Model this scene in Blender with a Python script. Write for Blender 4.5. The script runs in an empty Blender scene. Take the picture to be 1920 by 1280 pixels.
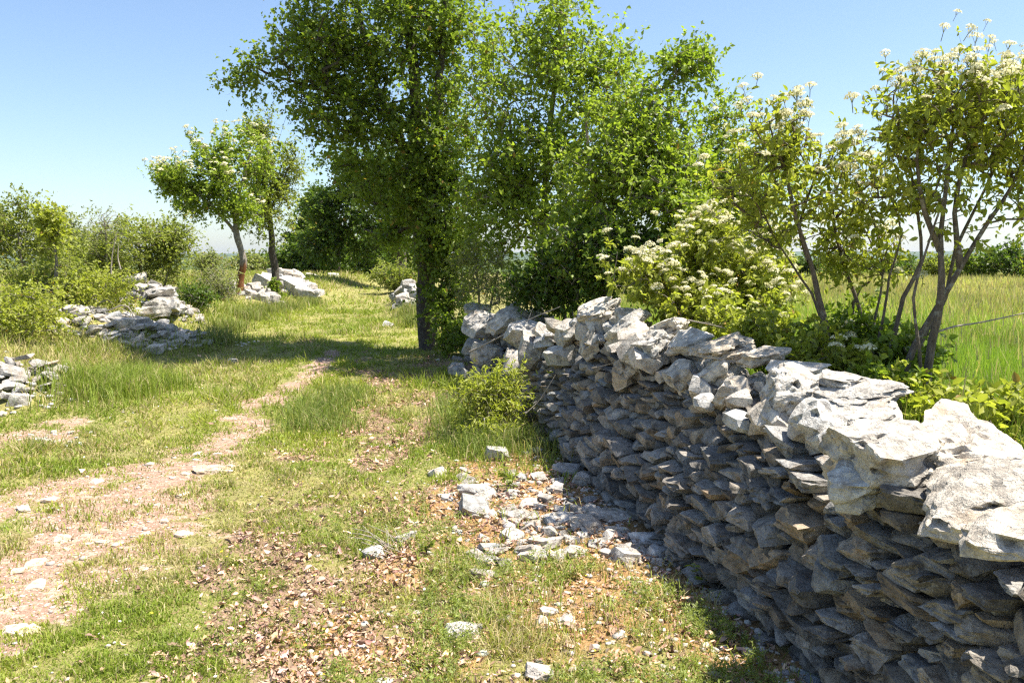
import bpy, bmesh, math
import numpy as np
from mathutils import Vector, Matrix, Euler

rng = np.random.default_rng(11)
SC = bpy.context.scene
COL = SC.collection

# ------------------------------------------------------------------ camera
FPX, CAMZ, PITCH = 1600.0, 1.6, math.atan(155 / 1600)
cam_d = bpy.data.cameras.new('camera')
cam = bpy.data.objects.new('camera', cam_d)
COL.objects.link(cam)
cam.location = (0, 0, CAMZ)
cam.rotation_euler = (math.pi / 2 - PITCH, 0, 0)
cam_d.sensor_width = 36.0
cam_d.lens = 36.0 * FPX / 1920
cam_d.clip_start = 0.05
cam_d.clip_end = 30000
SC.camera = cam

# ------------------------------------------------------------------ sky and sun
SUN_EL = math.radians(65)
SUN_AZ = math.radians(88)          # clockwise from +Y: the sun stands over the field beyond the wall
world = bpy.data.worlds.new('World')
SC.world = world
world.use_nodes = True
wn, wl = world.node_tree.nodes, world.node_tree.links
wn.clear()
sky = wn.new('ShaderNodeTexSky')
sky.sky_type = 'NISHITA'
sky.sun_disc = False
sky.sun_elevation = SUN_EL
sky.sun_rotation = SUN_AZ
sky.altitude = 300
sky.air_density = 1.0
sky.dust_density = 1.1
sky.ozone_density = 3.0
bgn = wn.new('ShaderNodeBackground')
bgn.inputs['Strength'].default_value = 0.09
wo = wn.new('ShaderNodeOutputWorld')
wl.new(sky.outputs[0], bgn.inputs[0])
wl.new(bgn.outputs[0], wo.inputs[0])

sun_d = bpy.data.lights.new('sun', 'SUN')
sun = bpy.data.objects.new('sun', sun_d)
COL.objects.link(sun)
sun_d.energy = 5.0
sun_d.angle = math.radians(0.53)
sun_d.color = (1.0, 0.93, 0.82)
sdir = Vector((math.cos(SUN_EL) * math.sin(SUN_AZ), math.cos(SUN_EL) * math.cos(SUN_AZ), math.sin(SUN_EL)))
sun.rotation_euler = sdir.to_track_quat('Z', 'Y').to_euler()
sun.location = sdir * 50

vs = SC.view_settings
vs.view_transform = 'Standard'
vs.look = 'None'
vs.exposure = 1.25
vs.gamma = 1.0
vs.use_curve_mapping = False
cy = SC.cycles
cy.max_bounces = 4
cy.use_denoising = False
SC.cycles.filter_width = 1.3
cy.diffuse_bounces = 2
cy.glossy_bounces = 2
cy.transmission_bounces = 4
cy.transparent_max_bounces = 4
cy.volume_bounces = 0
cy.sample_clamp_indirect = 6.0
cy.caustics_reflective = False
cy.caustics_refractive = False

# ------------------------------------------------------------------ noise
def _h(ix, iy, iz, seed):
    h = (ix.astype(np.int64) * 374761393 + iy.astype(np.int64) * 668265263 + iz.astype(np.int64) * 2147483647 + seed * 69069) & 0xffffffff
    h = ((h ^ (h >> 13)) * 1274126177) & 0xffffffff
    h = ((h ^ (h >> 16)) * 2246822519) & 0xffffffff
    return ((h ^ (h >> 15)) & 0xffffff) / float(0xffffff)

def vn3(x, y, z, seed=0):
    x, y, z = np.broadcast_arrays(np.asarray(x, float), np.asarray(y, float), np.asarray(z, float))
    ix, iy, iz = np.floor(x), np.floor(y), np.floor(z)
    fx, fy, fz = x - ix, y - iy, z - iz
    fx, fy, fz = [f * f * (3 - 2 * f) for f in (fx, fy, fz)]
    r = 0
    for a in (0, 1):
        for b in (0, 1):
            for c in (0, 1):
                w = (fx if a else 1 - fx) * (fy if b else 1 - fy) * (fz if c else 1 - fz)
                r = r + w * _h(ix + a, iy + b, iz + c, seed)
    return r

def vn2(x, y, seed=0):
    x, y = np.broadcast_arrays(np.asarray(x, float), np.asarray(y, float))
    ix, iy = np.floor(x), np.floor(y)
    fx, fy = x - ix, y - iy
    fx, fy = fx * fx * (3 - 2 * fx), fy * fy * (3 - 2 * fy)
    o = np.zeros_like(ix)
    return ((_h(ix, iy, o, seed) * (1 - fx) + _h(ix + 1, iy, o, seed) * fx) * (1 - fy)
            + (_h(ix, iy + 1, o, seed) * (1 - fx) + _h(ix + 1, iy + 1, o, seed) * fx) * fy)

def fbm2(x, y, seed=0, octv=4):
    r, a, t = 0, 0.5, 0
    for k in range(octv):
        r = r + a * vn2(x * 2 ** k + 17.3 * k, y * 2 ** k - 9.1 * k, seed + k)
        t += a
        a *= 0.5
    return r / t

def fbm3(x, y, z, seed=0, octv=3):
    r, a, t = 0, 0.5, 0
    for k in range(octv):
        r = r + a * vn3(x * 2 ** k + 3.7 * k, y * 2 ** k, z * 2 ** k, seed + k)
        t += a
        a *= 0.5
    return r / t

def sstep(a, b, x):
    t = np.clip((np.asarray(x, float) - a) / (b - a), 0, 1)
    return t * t * (3 - 2 * t)

# ------------------------------------------------------------------ lie of the land
def wall_x(y):                       # foot of the wall on the track side
    return 1.14 - 0.232 * (np.asarray(y, float) - 3.2)

_PY = np.array([-50, 0, 4, 8, 12.5, 20, 35, 60, 150, 9000.])
_PZ = np.array([0, 0, 0, .12, .27, .42, .56, .45, -1.0, -6.0])

MOUNDS = []                          # (x, y, rx, ry, h, angle)

def height(x, y, micro=True):
    x, y = np.broadcast_arrays(np.asarray(x, float), np.asarray(y, float))
    z = np.interp(y, _PY, _PZ)
    dx = x - wall_x(np.clip(y, -5, 30))
    zf = np.interp(y, [0, 12, 40, 80, 9000], [.56, .62, .6, .3, -5.0])
    f = sstep(0.15, 0.75, dx) * (1 - 0.6 * sstep(14, 26, y))
    z = z * (1 - f) + np.maximum(zf, z) * f
    z = z + 0.38 * sstep(-4.9, -6.8, x) * sstep(5, 9, y) * (1 - sstep(60, 120, y))
    for (mx, my, rx, ry, h, an) in MOUNDS:
        c, s = math.cos(an), math.sin(an)
        u = ((x - mx) * c + (y - my) * s) / rx
        v = (-(x - mx) * s + (y - my) * c) / ry
        z = z + h * np.exp(-(u * u + v * v) * 1.3)
    if micro:
        near = 1 / (1 + (np.hypot(x, y) / 40) ** 2)
        z = z + (fbm2(x * .7, y * .7, 5, 3) - .5) * .10 + (fbm2(x * 4, y * 4, 9, 3) - .5) * .035 * near
    return z

def ray(px, py):
    u, v = (px - 960) / FPX, (640 - py) / FPX
    cp, sp = math.cos(PITCH), math.sin(PITCH)
    d = np.array([u, cp + v * sp, -sp + v * cp])
    return d / d[1]

def at(px, py, depth):               # the point at that distance ahead
    d = ray(px, py)
    return np.array([d[0] * depth, depth, CAMZ + d[2] * depth])

def on_ground(px, py):
    d = ray(px, py)
    lo = 1.5
    t = np.concatenate([np.arange(1.5, 30, .02), np.arange(30, 120, .2)])
    zz = CAMZ + d[2] * t - height(d[0] * t, t, False)
    k = int(np.argmax(zz <= 0)) if (zz <= 0).any() else len(t) - 1
    return np.array([d[0] * t[k], t[k], float(height(d[0] * t[k], t[k]))])

# ------------------------------------------------------------------ mesh helpers
def mesh_np(name, V, F, col=None, mat=None, smooth=False):
    V = np.asarray(V, np.float32).reshape(-1, 3)
    F = np.asarray(F, np.int32)
    me = bpy.data.meshes.new(name)
    me.vertices.add(len(V))
    me.vertices.foreach_set('co', V.ravel())
    n, k = F.shape
    me.loops.add(n * k)
    me.loops.foreach_set('vertex_index', F.ravel())
    me.polygons.add(n)
    me.polygons.foreach_set('loop_start', np.arange(0, n * k, k, dtype=np.int32))
    if smooth:
        me.polygons.foreach_set('use_smooth', np.ones(n, bool))
    me.update(calc_edges=True)
    if col is not None:
        col = np.asarray(col, np.float32)
        if col.shape[1] == 3:
            col = np.concatenate([col, np.ones((len(col), 1), np.float32)], 1)
        a = me.color_attributes.new('Col', 'FLOAT_COLOR', 'POINT')
        a.data.foreach_set('color', col.ravel())
    if mat is not None:
        me.materials.append(mat)
    return me

def link(name, me, parent=None, label=None, cat=None, group=None, kind=None, loc=None):
    o = bpy.data.objects.new(name, me)
    COL.objects.link(o)
    if parent is not None:
        o.parent = parent
    if loc is not None:
        o.location = loc
    if label: o['label'] = label
    if cat: o['category'] = cat
    if group: o['group'] = group
    if kind: o['kind'] = kind
    return o

def thing(name, label, cat, loc, group=None):
    return link(name, None, None, label, cat, group, None, [float(v) for v in loc])

def join(parts):                     # [(V, F, C), ...] -> one
    Vs, Fs, Cs, n = [], [], [], 0
    for V, F, C in parts:
        Vs.append(V); Fs.append(F + n); Cs.append(C); n += len(V)
    return np.concatenate(Vs), np.concatenate(Fs), np.concatenate(Cs)

def unit(v):
    return v / np.maximum(np.linalg.norm(v, axis=-1, keepdims=True), 1e-9)

# ------------------------------------------------------------------ materials
class NT:
    def __init__(s, name):
        s.m = bpy.data.materials.new(name)
        s.m.use_nodes = True
        s.t = s.m.node_tree
        s.t.nodes.clear()
        s.out = s.t.nodes.new('ShaderNodeOutputMaterial')
    def n(s, kind, **kw):
        nd = s.t.nodes.new('ShaderNode' + kind)
        for k, v in kw.items():
            if k.startswith('i_'):
                key = k[2:]
                key = int(key) if key.isdigit() else key.replace('_', ' ')
                if hasattr(v, 'is_output') or isinstance(v, bpy.types.NodeSocket):
                    s.t.links.new(v, nd.inputs[key])
                else:
                    nd.inputs[key].default_value = v
            else:
                setattr(nd, k, v)
        return nd
    def noise(s, vec, scale, detail=4, rough=.6, dist=0.0):
        nd = s.n('TexNoise', i_Scale=scale, i_Detail=detail, i_Roughness=rough, i_Distortion=dist)
        s.t.links.new(vec, nd.inputs['Vector'])
        return nd.outputs['Fac']
    def ramp(s, fac, stops):
        nd = s.n('ValToRGB')
        e = nd.color_ramp.elements
        while len(e) < len(stops):
            e.new(0.5)
        for q, (p, c) in zip(e, stops):
            q.position = p
            q.color = (*c, 1) if len(c) == 3 else c
        s.t.links.new(fac, nd.inputs[0])
        return nd.outputs['Color']
    def step(s, fac, a, b):
        nd = s.n('MapRange', i_1=a, i_2=b, interpolation_type='SMOOTHSTEP')
        s.t.links.new(fac, nd.inputs[0])
        return nd.outputs[0]
    def mix(s, fac, a, b, mode='MIX'):
        nd = s.n('Mix', data_type='RGBA', blend_type=mode)
        for sock, v in ((nd.inputs[0], fac), (nd.inputs[6], a), (nd.inputs[7], b)):
            if isinstance(v, bpy.types.NodeSocket):
                s.t.links.new(v, sock)
            elif isinstance(v, (int, float)):
                sock.default_value = v
            else:
                sock.default_value = (*v, 1)
        return nd.outputs[2]
    def math(s, op, a, b=0.0):
        nd = s.n('Math', operation=op)
        for sock, v in ((nd.inputs[0], a), (nd.inputs[1], b)):
            if isinstance(v, bpy.types.NodeSocket):
                s.t.links.new(v, sock)
            else:
                sock.default_value = v
        return nd.outputs[0]
    def bump(s, h, strength, dist, normal=None):
        nd = s.n('Bump', i_Strength=strength, i_Distance=dist, i_Height=h)
        if normal is not None:
            s.t.links.new(normal, nd.inputs['Normal'])
        return nd.outputs[0]
    def done(s, shader):
        s.t.links.new(shader, s.out.inputs['Surface'])
        return s.m

def m_leaf(name, trans=.46, spec=.35, rough=.45, gain=(1.35, 1.45, .7)):
    t = NT(name)
    c = t.n('Attribute', attribute_name='Col').outputs['Color']
    p = t.n('BsdfPrincipled', i_Roughness=rough)
    t.t.links.new(c, p.inputs['Base Color'])
    p.inputs['Specular IOR Level'].default_value = spec
    tr = t.n('BsdfTranslucent')
    t.t.links.new(t.mix(1.0, c, gain, 'MULTIPLY'), tr.inputs['Color'])
    mx = t.n('MixShader', i_0=trans)
    t.t.links.new(p.outputs[0], mx.inputs[1])
    t.t.links.new(tr.outputs[0], mx.inputs[2])
    return t.done(mx.outputs[0])

def m_attr(name, rough=.85, spec=.2, bump=0, bscale=60):
    t = NT(name)
    c = t.n('Attribute', attribute_name='Col').outputs['Color']
    pos = t.n('NewGeometry').outputs['Position']
    nz = t.noise(pos, bscale, 4)
    c2 = t.mix(.5, c, t.ramp(nz, [(.3, (.55, .55, .55)), (.7, (1.25, 1.25, 1.25))]), 'MULTIPLY')
    p = t.n('BsdfPrincipled', i_Roughness=rough)
    t.t.links.new(c2, p.inputs['Base Color'])
    p.inputs['Specular IOR Level'].default_value = spec
    if bump:
        t.t.links.new(t.bump(nz, .8, bump), p.inputs['Normal'])
    return t.done(p.outputs[0])

def m_rock(name):
    t = NT(name)
    tint = t.n('Attribute', attribute_name='Col').outputs['Color']
    pos = t.n('NewGeometry').outputs['Position']
    big = t.noise(pos, 3.2, 4)
    mid = t.noise(pos, 16, 6, .65)
    fine = t.noise(pos, 95, 6, .7)
    c = t.ramp(mid, [(.28, (.15, .135, .12)), (.45, (.35, .325, .29)), (.6, (.50, .47, .425)), (.8, (.62, .59, .54))])
    # iron stain
    st = t.step(t.noise(pos, 5.5, 3, .6), .56, .74)
    c = t.mix(t.math('MULTIPLY', st, .45), c, (.40, .27, .15))
    # pale crusty lichen spots and dark algae films
    lv = t.n('TexVoronoi', feature='DISTANCE_TO_EDGE', i_Scale=22.0)
    wob = t.n('VectorMath', operation='ADD')
    t.t.links.new(pos, wob.inputs[0])
    nzc = t.n('TexNoise', i_Scale=30.0, i_Detail=3.0)
    t.t.links.new(pos, nzc.inputs['Vector'])
    sc = t.n('VectorMath', operation='SCALE', i_Scale=.09)
    t.t.links.new(nzc.outputs['Color'], sc.inputs[0])
    t.t.links.new(sc.outputs[0], wob.inputs[1])
    li = t.math('MULTIPLY', t.step(t.noise(wob.outputs[0], 34, 2, .4), .6, .66), t.step(big, .42, .58))
    c = t.mix(t.math('MULTIPLY', li, .55), c, (.66, .65, .60))
    dk = t.math('MULTIPLY', t.step(t.noise(wob.outputs[0], 21, 4, .6), .58, .70), t.step(big, .66, .46))
    c = t.mix(t.math('MULTIPLY', dk, .7), c, (.14, .135, .13))
    # hairline cracks
    cr = t.n('TexVoronoi', feature='DISTANCE_TO_EDGE', i_Scale=6.0)
    t.t.links.new(wob.outputs[0], cr.inputs['Vector'])
    crk = t.math('MULTIPLY', t.step(cr.outputs['Distance'], .016, .0), t.step(t.noise(pos, 6, 2), .50, .60))
    c = t.mix(t.math('MULTIPLY', crk, .35), c, (.12, .11, .10))
    p = t.n('BsdfPrincipled', i_Roughness=.9)
    p.inputs['Specular IOR Level'].default_value = .2
    mid2 = t.noise(wob.outputs[0], 38, 4, .6)
    pv = t.n('TexVoronoi', i_Scale=46.0)
    t.t.links.new(wob.outputs[0], pv.inputs['Vector'])
    pit = t.math('MULTIPLY', t.step(pv.outputs['Distance'], .30, .14), t.step(t.noise(pos, 7, 3), .50, .60))
    c = t.mix(t.math('MULTIPLY', pit, .55), c, (.10, .09, .08))
    n1 = t.bump(mid, .9, .032)
    n1 = t.bump(mid2, .8, .014, n1)
    n1 = t.bump(pit, -.7, .012, n1)
    n2 = t.bump(fine, .6, .005, n1)
    c = t.mix(1.0, c, tint, 'MULTIPLY')
    t.t.links.new(c, p.inputs['Base Color'])
    n3 = t.bump(crk, -.6, .008, n2)
    t.t.links.new(n3, p.inputs['Normal'])
    return t.done(p.outputs[0])

def m_bark(name, a, b, lich=(.42, .42, .36), peel=None):
    t = NT(name)
    pos = t.n('NewGeometry').outputs['Position']
    mp = t.n('Mapping')
    mp.inputs['Scale'].default_value = (1, 1, .22)
    t.t.links.new(pos, mp.inputs['Vector'])
    f = t.noise(mp.outputs[0], 60, 5, .7)
    c = t.ramp(f, [(.3, a), (.7, b)])
    c = t.mix(t.math('MULTIPLY', t.step(t.noise(pos, 18, 4), .56, .64), .6), c, lich)
    if peel:                       # bark stripped off between two heights, with a ragged edge
        z = t.n('SeparateXYZ')
        t.t.links.new(pos, z.inputs[0])
        zz = t.math('ADD', z.outputs[2], t.math('MULTIPLY', t.noise(mp.outputs[0], 9, 3), .5))
        k = t.math('MULTIPLY', t.step(zz, peel[0] + .2, peel[0] + .32), t.step(zz, peel[1] + .34, peel[1] + .2))
        c = t.mix(k, c, t.ramp(f, [(.3, (.13, .05, .02)), (.7, (.30, .13, .055))]))
    p = t.n('BsdfPrincipled', i_Roughness=.9)
    p.inputs['Specular IOR Level'].default_value = .15
    t.t.links.new(c, p.inputs['Base Color'])
    t.t.links.new(t.bump(f, .9, .015), p.inputs['Normal'])
    return t.done(p.outputs[0])

def m_ground():
    t = NT('ground_cover')
    at_ = t.n('Attribute', attribute_name='Col')
    sep = t.n('SeparateColor')
    t.t.links.new(at_.outputs['Color'], sep.inputs[0])
    R, G, B = sep.outputs
    pos = t.n('NewGeometry').outputs['Position']
    n1 = t.noise(pos, 2.2, 5, .6)
    n2 = t.noise(pos, 14, 5, .65)
    n3 = t.noise(pos, 70, 5, .7)
    thatch = t.ramp(n2, [(.3, (.14, .13, .04)), (.5, (.27, .25, .085)), (.72, (.42, .37, .17))])
    thatch = t.mix(t.step(n1, .40, .62), thatch, t.ramp(n3, [(.3, (.12, .13, .035)), (.7, (.34, .31, .13))]))
    soil = t.ramp(n3, [(.28, (.21, .12, .085)), (.5, (.33, .21, .155)), (.7, (.44, .315, .24))])
    soil = t.mix(t.step(n2, .50, .64), soil, (.47, .365, .28))
    vo = t.n('TexVoronoi', i_Scale=42.0)
    t.t.links.new(pos, vo.inputs['Vector'])
    soil = t.mix(t.math('MULTIPLY', t.step(vo.outputs['Distance'], .30, .18), .75), soil, (.60, .51, .43))
    litter = t.ramp(n3, [(.28, (.14, .085, .055)), (.5, (.27, .18, .125)), (.72, (.42, .31, .22))])
    moss = t.ramp(n3, [(.28, (.18, .10, .045)), (.5, (.36, .215, .095)), (.72, (.48, .34, .19))])
    def edge(m, k):
        return t.step(t.math('ADD', m, t.math('MULTIPLY', t.math('SUBTRACT', n2, .5), k)), .35, .65)
    c = t.mix(edge(R, 1.0), thatch, soil)
    c = t.mix(edge(G, .9), c, litter)
    c = t.mix(edge(B, .9), c, moss)
    far = t.n('Attribute', attribute_name='Far').outputs['Fac']
    c = t.mix(far, c, t.ramp(t.noise(pos, .02, 4), [(.35, (.035, .06, .022)), (.5, (.06, .09, .03)), (.65, (.16, .17, .06))]))
    p = t.n('BsdfPrincipled', i_Roughness=.95)
    p.inputs['Specular IOR Level'].default_value = .1
    t.t.links.new(c, p.inputs['Base Color'])
    b1 = t.bump(n2, .7, .04)
    t.t.links.new(t.bump(n3, .8, .012, b1), p.inputs['Normal'])
    return t.done(p.outputs[0])

M_ROCK = m_rock('limestone')
M_LEAF = m_leaf('leaf')
M_GRASS = m_leaf('grass_blade', trans=.35, spec=.25, rough=.55, gain=(1.2, 1.25, .7))
M_DRY = m_attr('dry_leaf', .8, .2)
M_CHIP = m_attr('limestone_chip', .9, .2, .004, 90)
M_PETAL = m_leaf('petal', trans=.3, spec=.15, rough=.6, gain=(1.05, 1.05, .95))
M_BARK_DARK = m_bark('dark_bark', (.035, .03, .025), (.12, .10, .08), (.2, .2, .15))
M_BARK_GREY = m_bark('grey_bark', (.12, .10, .08), (.32, .28, .23))
M_BARK_PEEL = m_bark('peeling_bark', (.12, .10, .08), (.32, .28, .23), peel=(.62, 1.45))
M_BARK_STEM = m_bark('shrub_bark', (.07, .055, .04), (.22, .18, .14), (.34, .33, .28))
M_TWIG = m_bark('dead_wood', (.20, .17, .14), (.50, .44, .37), (.5, .48, .42))
M_GROUND = m_ground()

# ------------------------------------------------------------------ where things lie on the ground
MOUNDS += [
    (-4.85, 8.6, .75, .7, .30, 0.3),      # slab heap at the frame edge
    (-5.7, 12.4, 1.7, .8, .30, 0.30),     # long collapsed wall
    (-6.15, 14.9, .75, .5, .42, 0.2),      # heap of blocks
    (-5.95, 20.0, .9, .6, .15, 0.1),
    (-6.0, 23.2, 1.0, .7, .40, 0.0),
    (-0.1, 10.2, .55, 1.6, .24, 0.23),    # collapsed stretch of the wall
    (-2.3, 19.5, .5, 2.5, .40, 0.23),
]

def seg_dist(x, y, pts):
    d = np.full(np.shape(x), 1e9)
    w = np.zeros(np.shape(x))
    for (a, wa), (b, wb) in zip(pts[:-1], pts[1:]):
        ax, ay, bx, by = a[0], a[1], b[0], b[1]
        L2 = (bx - ax) ** 2 + (by - ay) ** 2
        t = np.clip(((x - ax) * (bx - ax) + (y - ay) * (by - ay)) / L2, 0, 1)
        dd = np.hypot(x - ax - t * (bx - ax), y - ay - t * (by - ay))
        m = dd < d
        d = np.where(m, dd, d)
        w = np.where(m, wa + t * (wb - wa), w)
    return d, w

def gp(px, py):
    p = on_ground(px, py)
    return (p[0], p[1])

TRACK = [(gp(-160, 1279), .45), (gp(100, 1070), .50), (gp(235, 955), .50), (gp(350, 880), .36), (gp(440, 815), .26), (gp(510, 750), .21), (gp(575, 705), .18), (gp(625, 660), .12)]
TRACK2 = [(gp(-400, 1010), .45), (gp(0, 960), .42), (gp(150, 910), .34), (gp(330, 870), .3)]
LEFT_BARE = [(gp(-60, 840), .35), (gp(60, 815), .4), (gp(130, 790), .2)]
LITTER = [(gp(600, 1290), .42), (gp(620, 1090), .50), (gp(700, 1000), .50), (gp(820, 950), .36)]
LITTER2 = [(gp(640, 850), .5), (gp(780, 770), .7), (gp(830, 740), .5)]
LITTER3 = [(gp(760, 700), .9), (gp(860, 690), .6)]
RUBBLE = [(gp(870, 930), .30), (gp(1000, 950), .42), (gp(1150, 960), .42), (gp(1230, 1020), .32)]
MOSS = [(gp(1430, 1290), .30), (gp(1290, 1130), .30), (gp(1150, 1040), .28), (gp(1010, 920), .22), (gp(980, 850), .22)]
HERB = [(gp(700, 1250), .5), (gp(900, 1130), .55), (gp(1100, 1130), .5), (gp(1250, 1220), .5)]

DRY = [(gp(1380, 1290), .55), (gp(1150, 1150), .62), (gp(1020, 1000), .62), (gp(960, 880), .45)]
DRY2 = [(gp(760, 1290), .5), (gp(850, 1100), .55), (gp(900, 960), .4)]
def drymask(x, y):
    return np.maximum(blobmask(x, y, DRY, .5), .7 * blobmask(x, y, DRY2, .6))

def blobmask(x, y, pts, soft=.6):
    d, w = seg_dist(x, y, pts)
    return sstep(1 + soft, 1 - soft, d / w)

def heapmask(x, y):
    r = 0
    for (mx, my, rx, ry, h, an) in MOUNDS:
        c, s = math.cos(an), math.sin(an)
        u = ((x - mx) * c + (y - my) * s) / rx
        v = (-(x - mx) * s + (y - my) * c) / ry
        r = np.maximum(r, sstep(1.25, .75, np.hypot(u, v)))
    return r

def masks(x, y):
    n = fbm2(x * 2.1, y * 2.1, 21, 4) - .5
    n2 = fbm2(x * 7, y * 7, 22, 3) - .5
    tr = np.maximum.reduce([blobmask(x, y, TRACK, .8) * (.9 + .1 * sstep(6.5, 4.5, y)), .6 * blobmask(x, y, TRACK2), .8 * blobmask(x, y, LEFT_BARE)])
    bare = np.clip(tr * 1.0 + (n * 1.1 + n2 * 1.3) * (tr > .02), 0, 1)
    li = np.maximum.reduce([blobmask(x, y, LITTER), .8 * blobmask(x, y, LITTER2), .8 * blobmask(x, y, LITTER3)])
    lit = np.clip(li * .75 + (n * 2.4 + n2 * 1.8) * (li > .02), 0, 1)
    rub = blobmask(x, y, RUBBLE)
    lit = np.maximum(lit, np.clip(rub * .8 + n2, 0, 1) * (rub > .05))
    mo = np.maximum(blobmask(x, y, MOSS), .72 * drymask(x, y))
    dxw = x - wall_x(y)
    mo = np.maximum(mo, .8 * sstep(-.5, -.1, dxw) * (dxw < .6) * (y < 8))
    moss = np.clip(mo + (n * 1.2 + n2 * 1.2) * (mo > .02), 0, 1)
    return bare, lit, moss, rub

# ------------------------------------------------------------------ ground sheet
def axis(segs):
    out = []
    for a, b, st in segs:
        out.append(np.arange(a, b, st))
    return np.concatenate(out)
gx = np.concatenate([-np.geomspace(12000, 16, 60), axis([(-15, -8, .5), (-8, -5, .12), (-5, 2.2, .09), (2.2, 6, .2), (6, 16, .6)]), np.geomspace(16, 12000, 60)])
gy = np.concatenate([-np.geomspace(3000, 2, 25), axis([(-1.5, 1.5, .5), (1.5, 9, .085), (9, 16, .1), (16, 30, .25), (30, 60, 1.0)]), np.geomspace(60, 14000, 60)])
X, Y = np.meshgrid(gx, gy)
Z = height(X, Y)
nx, ny = len(gx), len(gy)
idx = np.arange(nx * ny).reshape(ny, nx)
Fq = np.stack([idx[:-1, :-1], idx[:-1, 1:], idx[1:, 1:], idx[1:, :-1]], -1).reshape(-1, 4)
ba, li, mo, rb = masks(X.ravel(), Y.ravel())
me = mesh_np('ground', np.stack([X.ravel(), Y.ravel(), Z.ravel()], 1), Fq, np.stack([ba, li, mo], 1), M_GROUND, True)
fa = me.attributes.new('Far', 'FLOAT', 'POINT')
fa.data.foreach_set('value', sstep(55, 110, np.hypot(X, Y)).ravel().astype(np.float32))
link('ground', me, kind='structure')

# far blue ridges on the horizon
def m_flat(name, c):
    t = NT(name)
    pos = t.n('NewGeometry').outputs['Position']
    f = t.noise(pos, .004, 5)
    p = t.n('BsdfPrincipled', i_Roughness=1.0)
    t.t.links.new(t.ramp(f, [(.35, tuple(v * .7 for v in c)), (.65, tuple(v * 1.3 for v in c))]), p.inputs['Base Color'])
    return t.done(p.outputs[0])
M_HILL = m_flat('wooded_hill', (.05, .085, .04))
for k, (yy, hh) in enumerate([(5200, 50), (7600, 95)]):
    ang = np.linspace(-1.1, 1.1, 240)
    prof = hh * (.55 + .9 * (fbm2(ang * 3.1, ang * 0 + k, 61 + k, 4) - .3))
    rows = []
    for q, (dr, fz) in enumerate([(-900, -.9), (-500, .25), (-200, .8), (0, 1.0), (500, .6), (1100, -.9)]):
        rr = yy + dr
        rows.append(np.stack([np.sin(ang) * rr, np.cos(ang) * rr, prof * fz - 5], 1))
    Vh = np.concatenate(rows)
    ih = np.arange(6 * 240).reshape(6, 240)
    Fh = np.stack([ih[:-1, :-1], ih[:-1, 1:], ih[1:, 1:], ih[1:, :-1]], -1).reshape(-1, 4)
    link('hill', mesh_np('hill', Vh, Fh, None, M_HILL, True), kind='structure')

# ------------------------------------------------------------------ rocks
_ICO = {}
for lv in (0, 1, 2, 3, 4):
    b = bmesh.new()
    bmesh.ops.create_icosphere(b, subdivisions=lv + 1 if lv else 1, radius=1.0)
    b.verts.ensure_lookup_table()
    _ICO[lv] = (np.array([v.co[:] for v in b.verts]), np.array([[v.index for v in f.verts] for f in b.faces]))
    b.free()
# 0: 20 tris, 1: 80 tris (12*..), 2: 320, 3: 1280, 4: 5120

def split_block(r, level=2, cuts=12, rough=.06, boxy=.5, layer=0.0, worn=.13):
    """Broken limestone: a block split by random planes, its faces then chipped and pitted."""
    bm = bmesh.new()
    bmesh.ops.create_cube(bm, size=2.0)
    for v in bm.verts:
        v.co += Vector(r.normal(size=3) * np.array([.20, .20, .14]))
    for k in range(max(4, int(cuts * .75))):
        n = unit(r.normal(size=3) * np.array([1, 1, .75]))
        d = r.uniform(.70, 1.10) * (.86 + .30 * boxy)
        bmesh.ops.bisect_plane(bm, geom=bm.verts[:] + bm.edges[:] + bm.faces[:], plane_co=Vector(n * d), plane_no=Vector(n), clear_outer=True)
        be = [e for e in bm.edges if e.is_boundary]
        if be:
            bmesh.ops.holes_fill(bm, edges=be, sides=0)
    bmesh.ops.triangulate(bm, faces=bm.faces[:])
    for lim in {0: (), 1: (1.3,), 2: (1.0, .75), 3: (1.0, .6, .40), 4: (1.0, .6, .35, .2, .13)}[level]:
        ed = [e for e in bm.edges if e.calc_length() > lim]
        if ed:
            bmesh.ops.subdivide_edges(bm, edges=ed, cuts=1)
            bmesh.ops.triangulate(bm, faces=[f for f in bm.faces if len(f.verts) > 3])
    bm.verts.index_update()
    V = np.array([v.co[:] for v in bm.verts])
    F = np.array([[v.index for v in f.verts] for f in bm.faces])
    bm.free()
    if level >= 2:                   # worn corners
        V = V * (1 - worn) + unit(V) * worn * 1.02
    sd = int(r.integers(1, 1 << 20))
    nrm = unit(V)
    f1 = fbm3(V[:, 0] * 1.5 + 9, V[:, 1] * 1.5, V[:, 2] * 1.5, sd, 3) - .5
    f2 = fbm3(V[:, 0] * 4.5 + 9, V[:, 1] * 4.5, V[:, 2] * 4.5, sd + 7, 2) - .5
    V = V + nrm * (f1 * rough * 2.4 + f2 * rough * 1.3)[:, None]
    if level >= 3:
        f3 = fbm3(V[:, 0] * 2.6 + 4, V[:, 1] * 2.6, V[:, 2] * 2.6, sd + 13, 3)
        V = V - nrm * (np.clip(f3 - .58, 0, .25) * rough * 14)[:, None]
    if level >= 4:
        V = V + nrm * ((fbm3(V[:, 0] * 9 + 2, V[:, 1] * 9, V[:, 2] * 9, sd + 31, 2) - .5) * rough * .8)[:, None]
    if layer and level >= 3:
        w = np.sin((V[:, 2] + .3 * f1) * 7 + sd % 7)
        V[:, :2] *= (1 + layer * np.sign(w) * np.abs(w) ** .35)[:, None]
    ext = (V.max(0) - V.min(0)) / 2
    V = (V - (V.max(0) + V.min(0)) / 2) / ext
    return V, F

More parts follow.
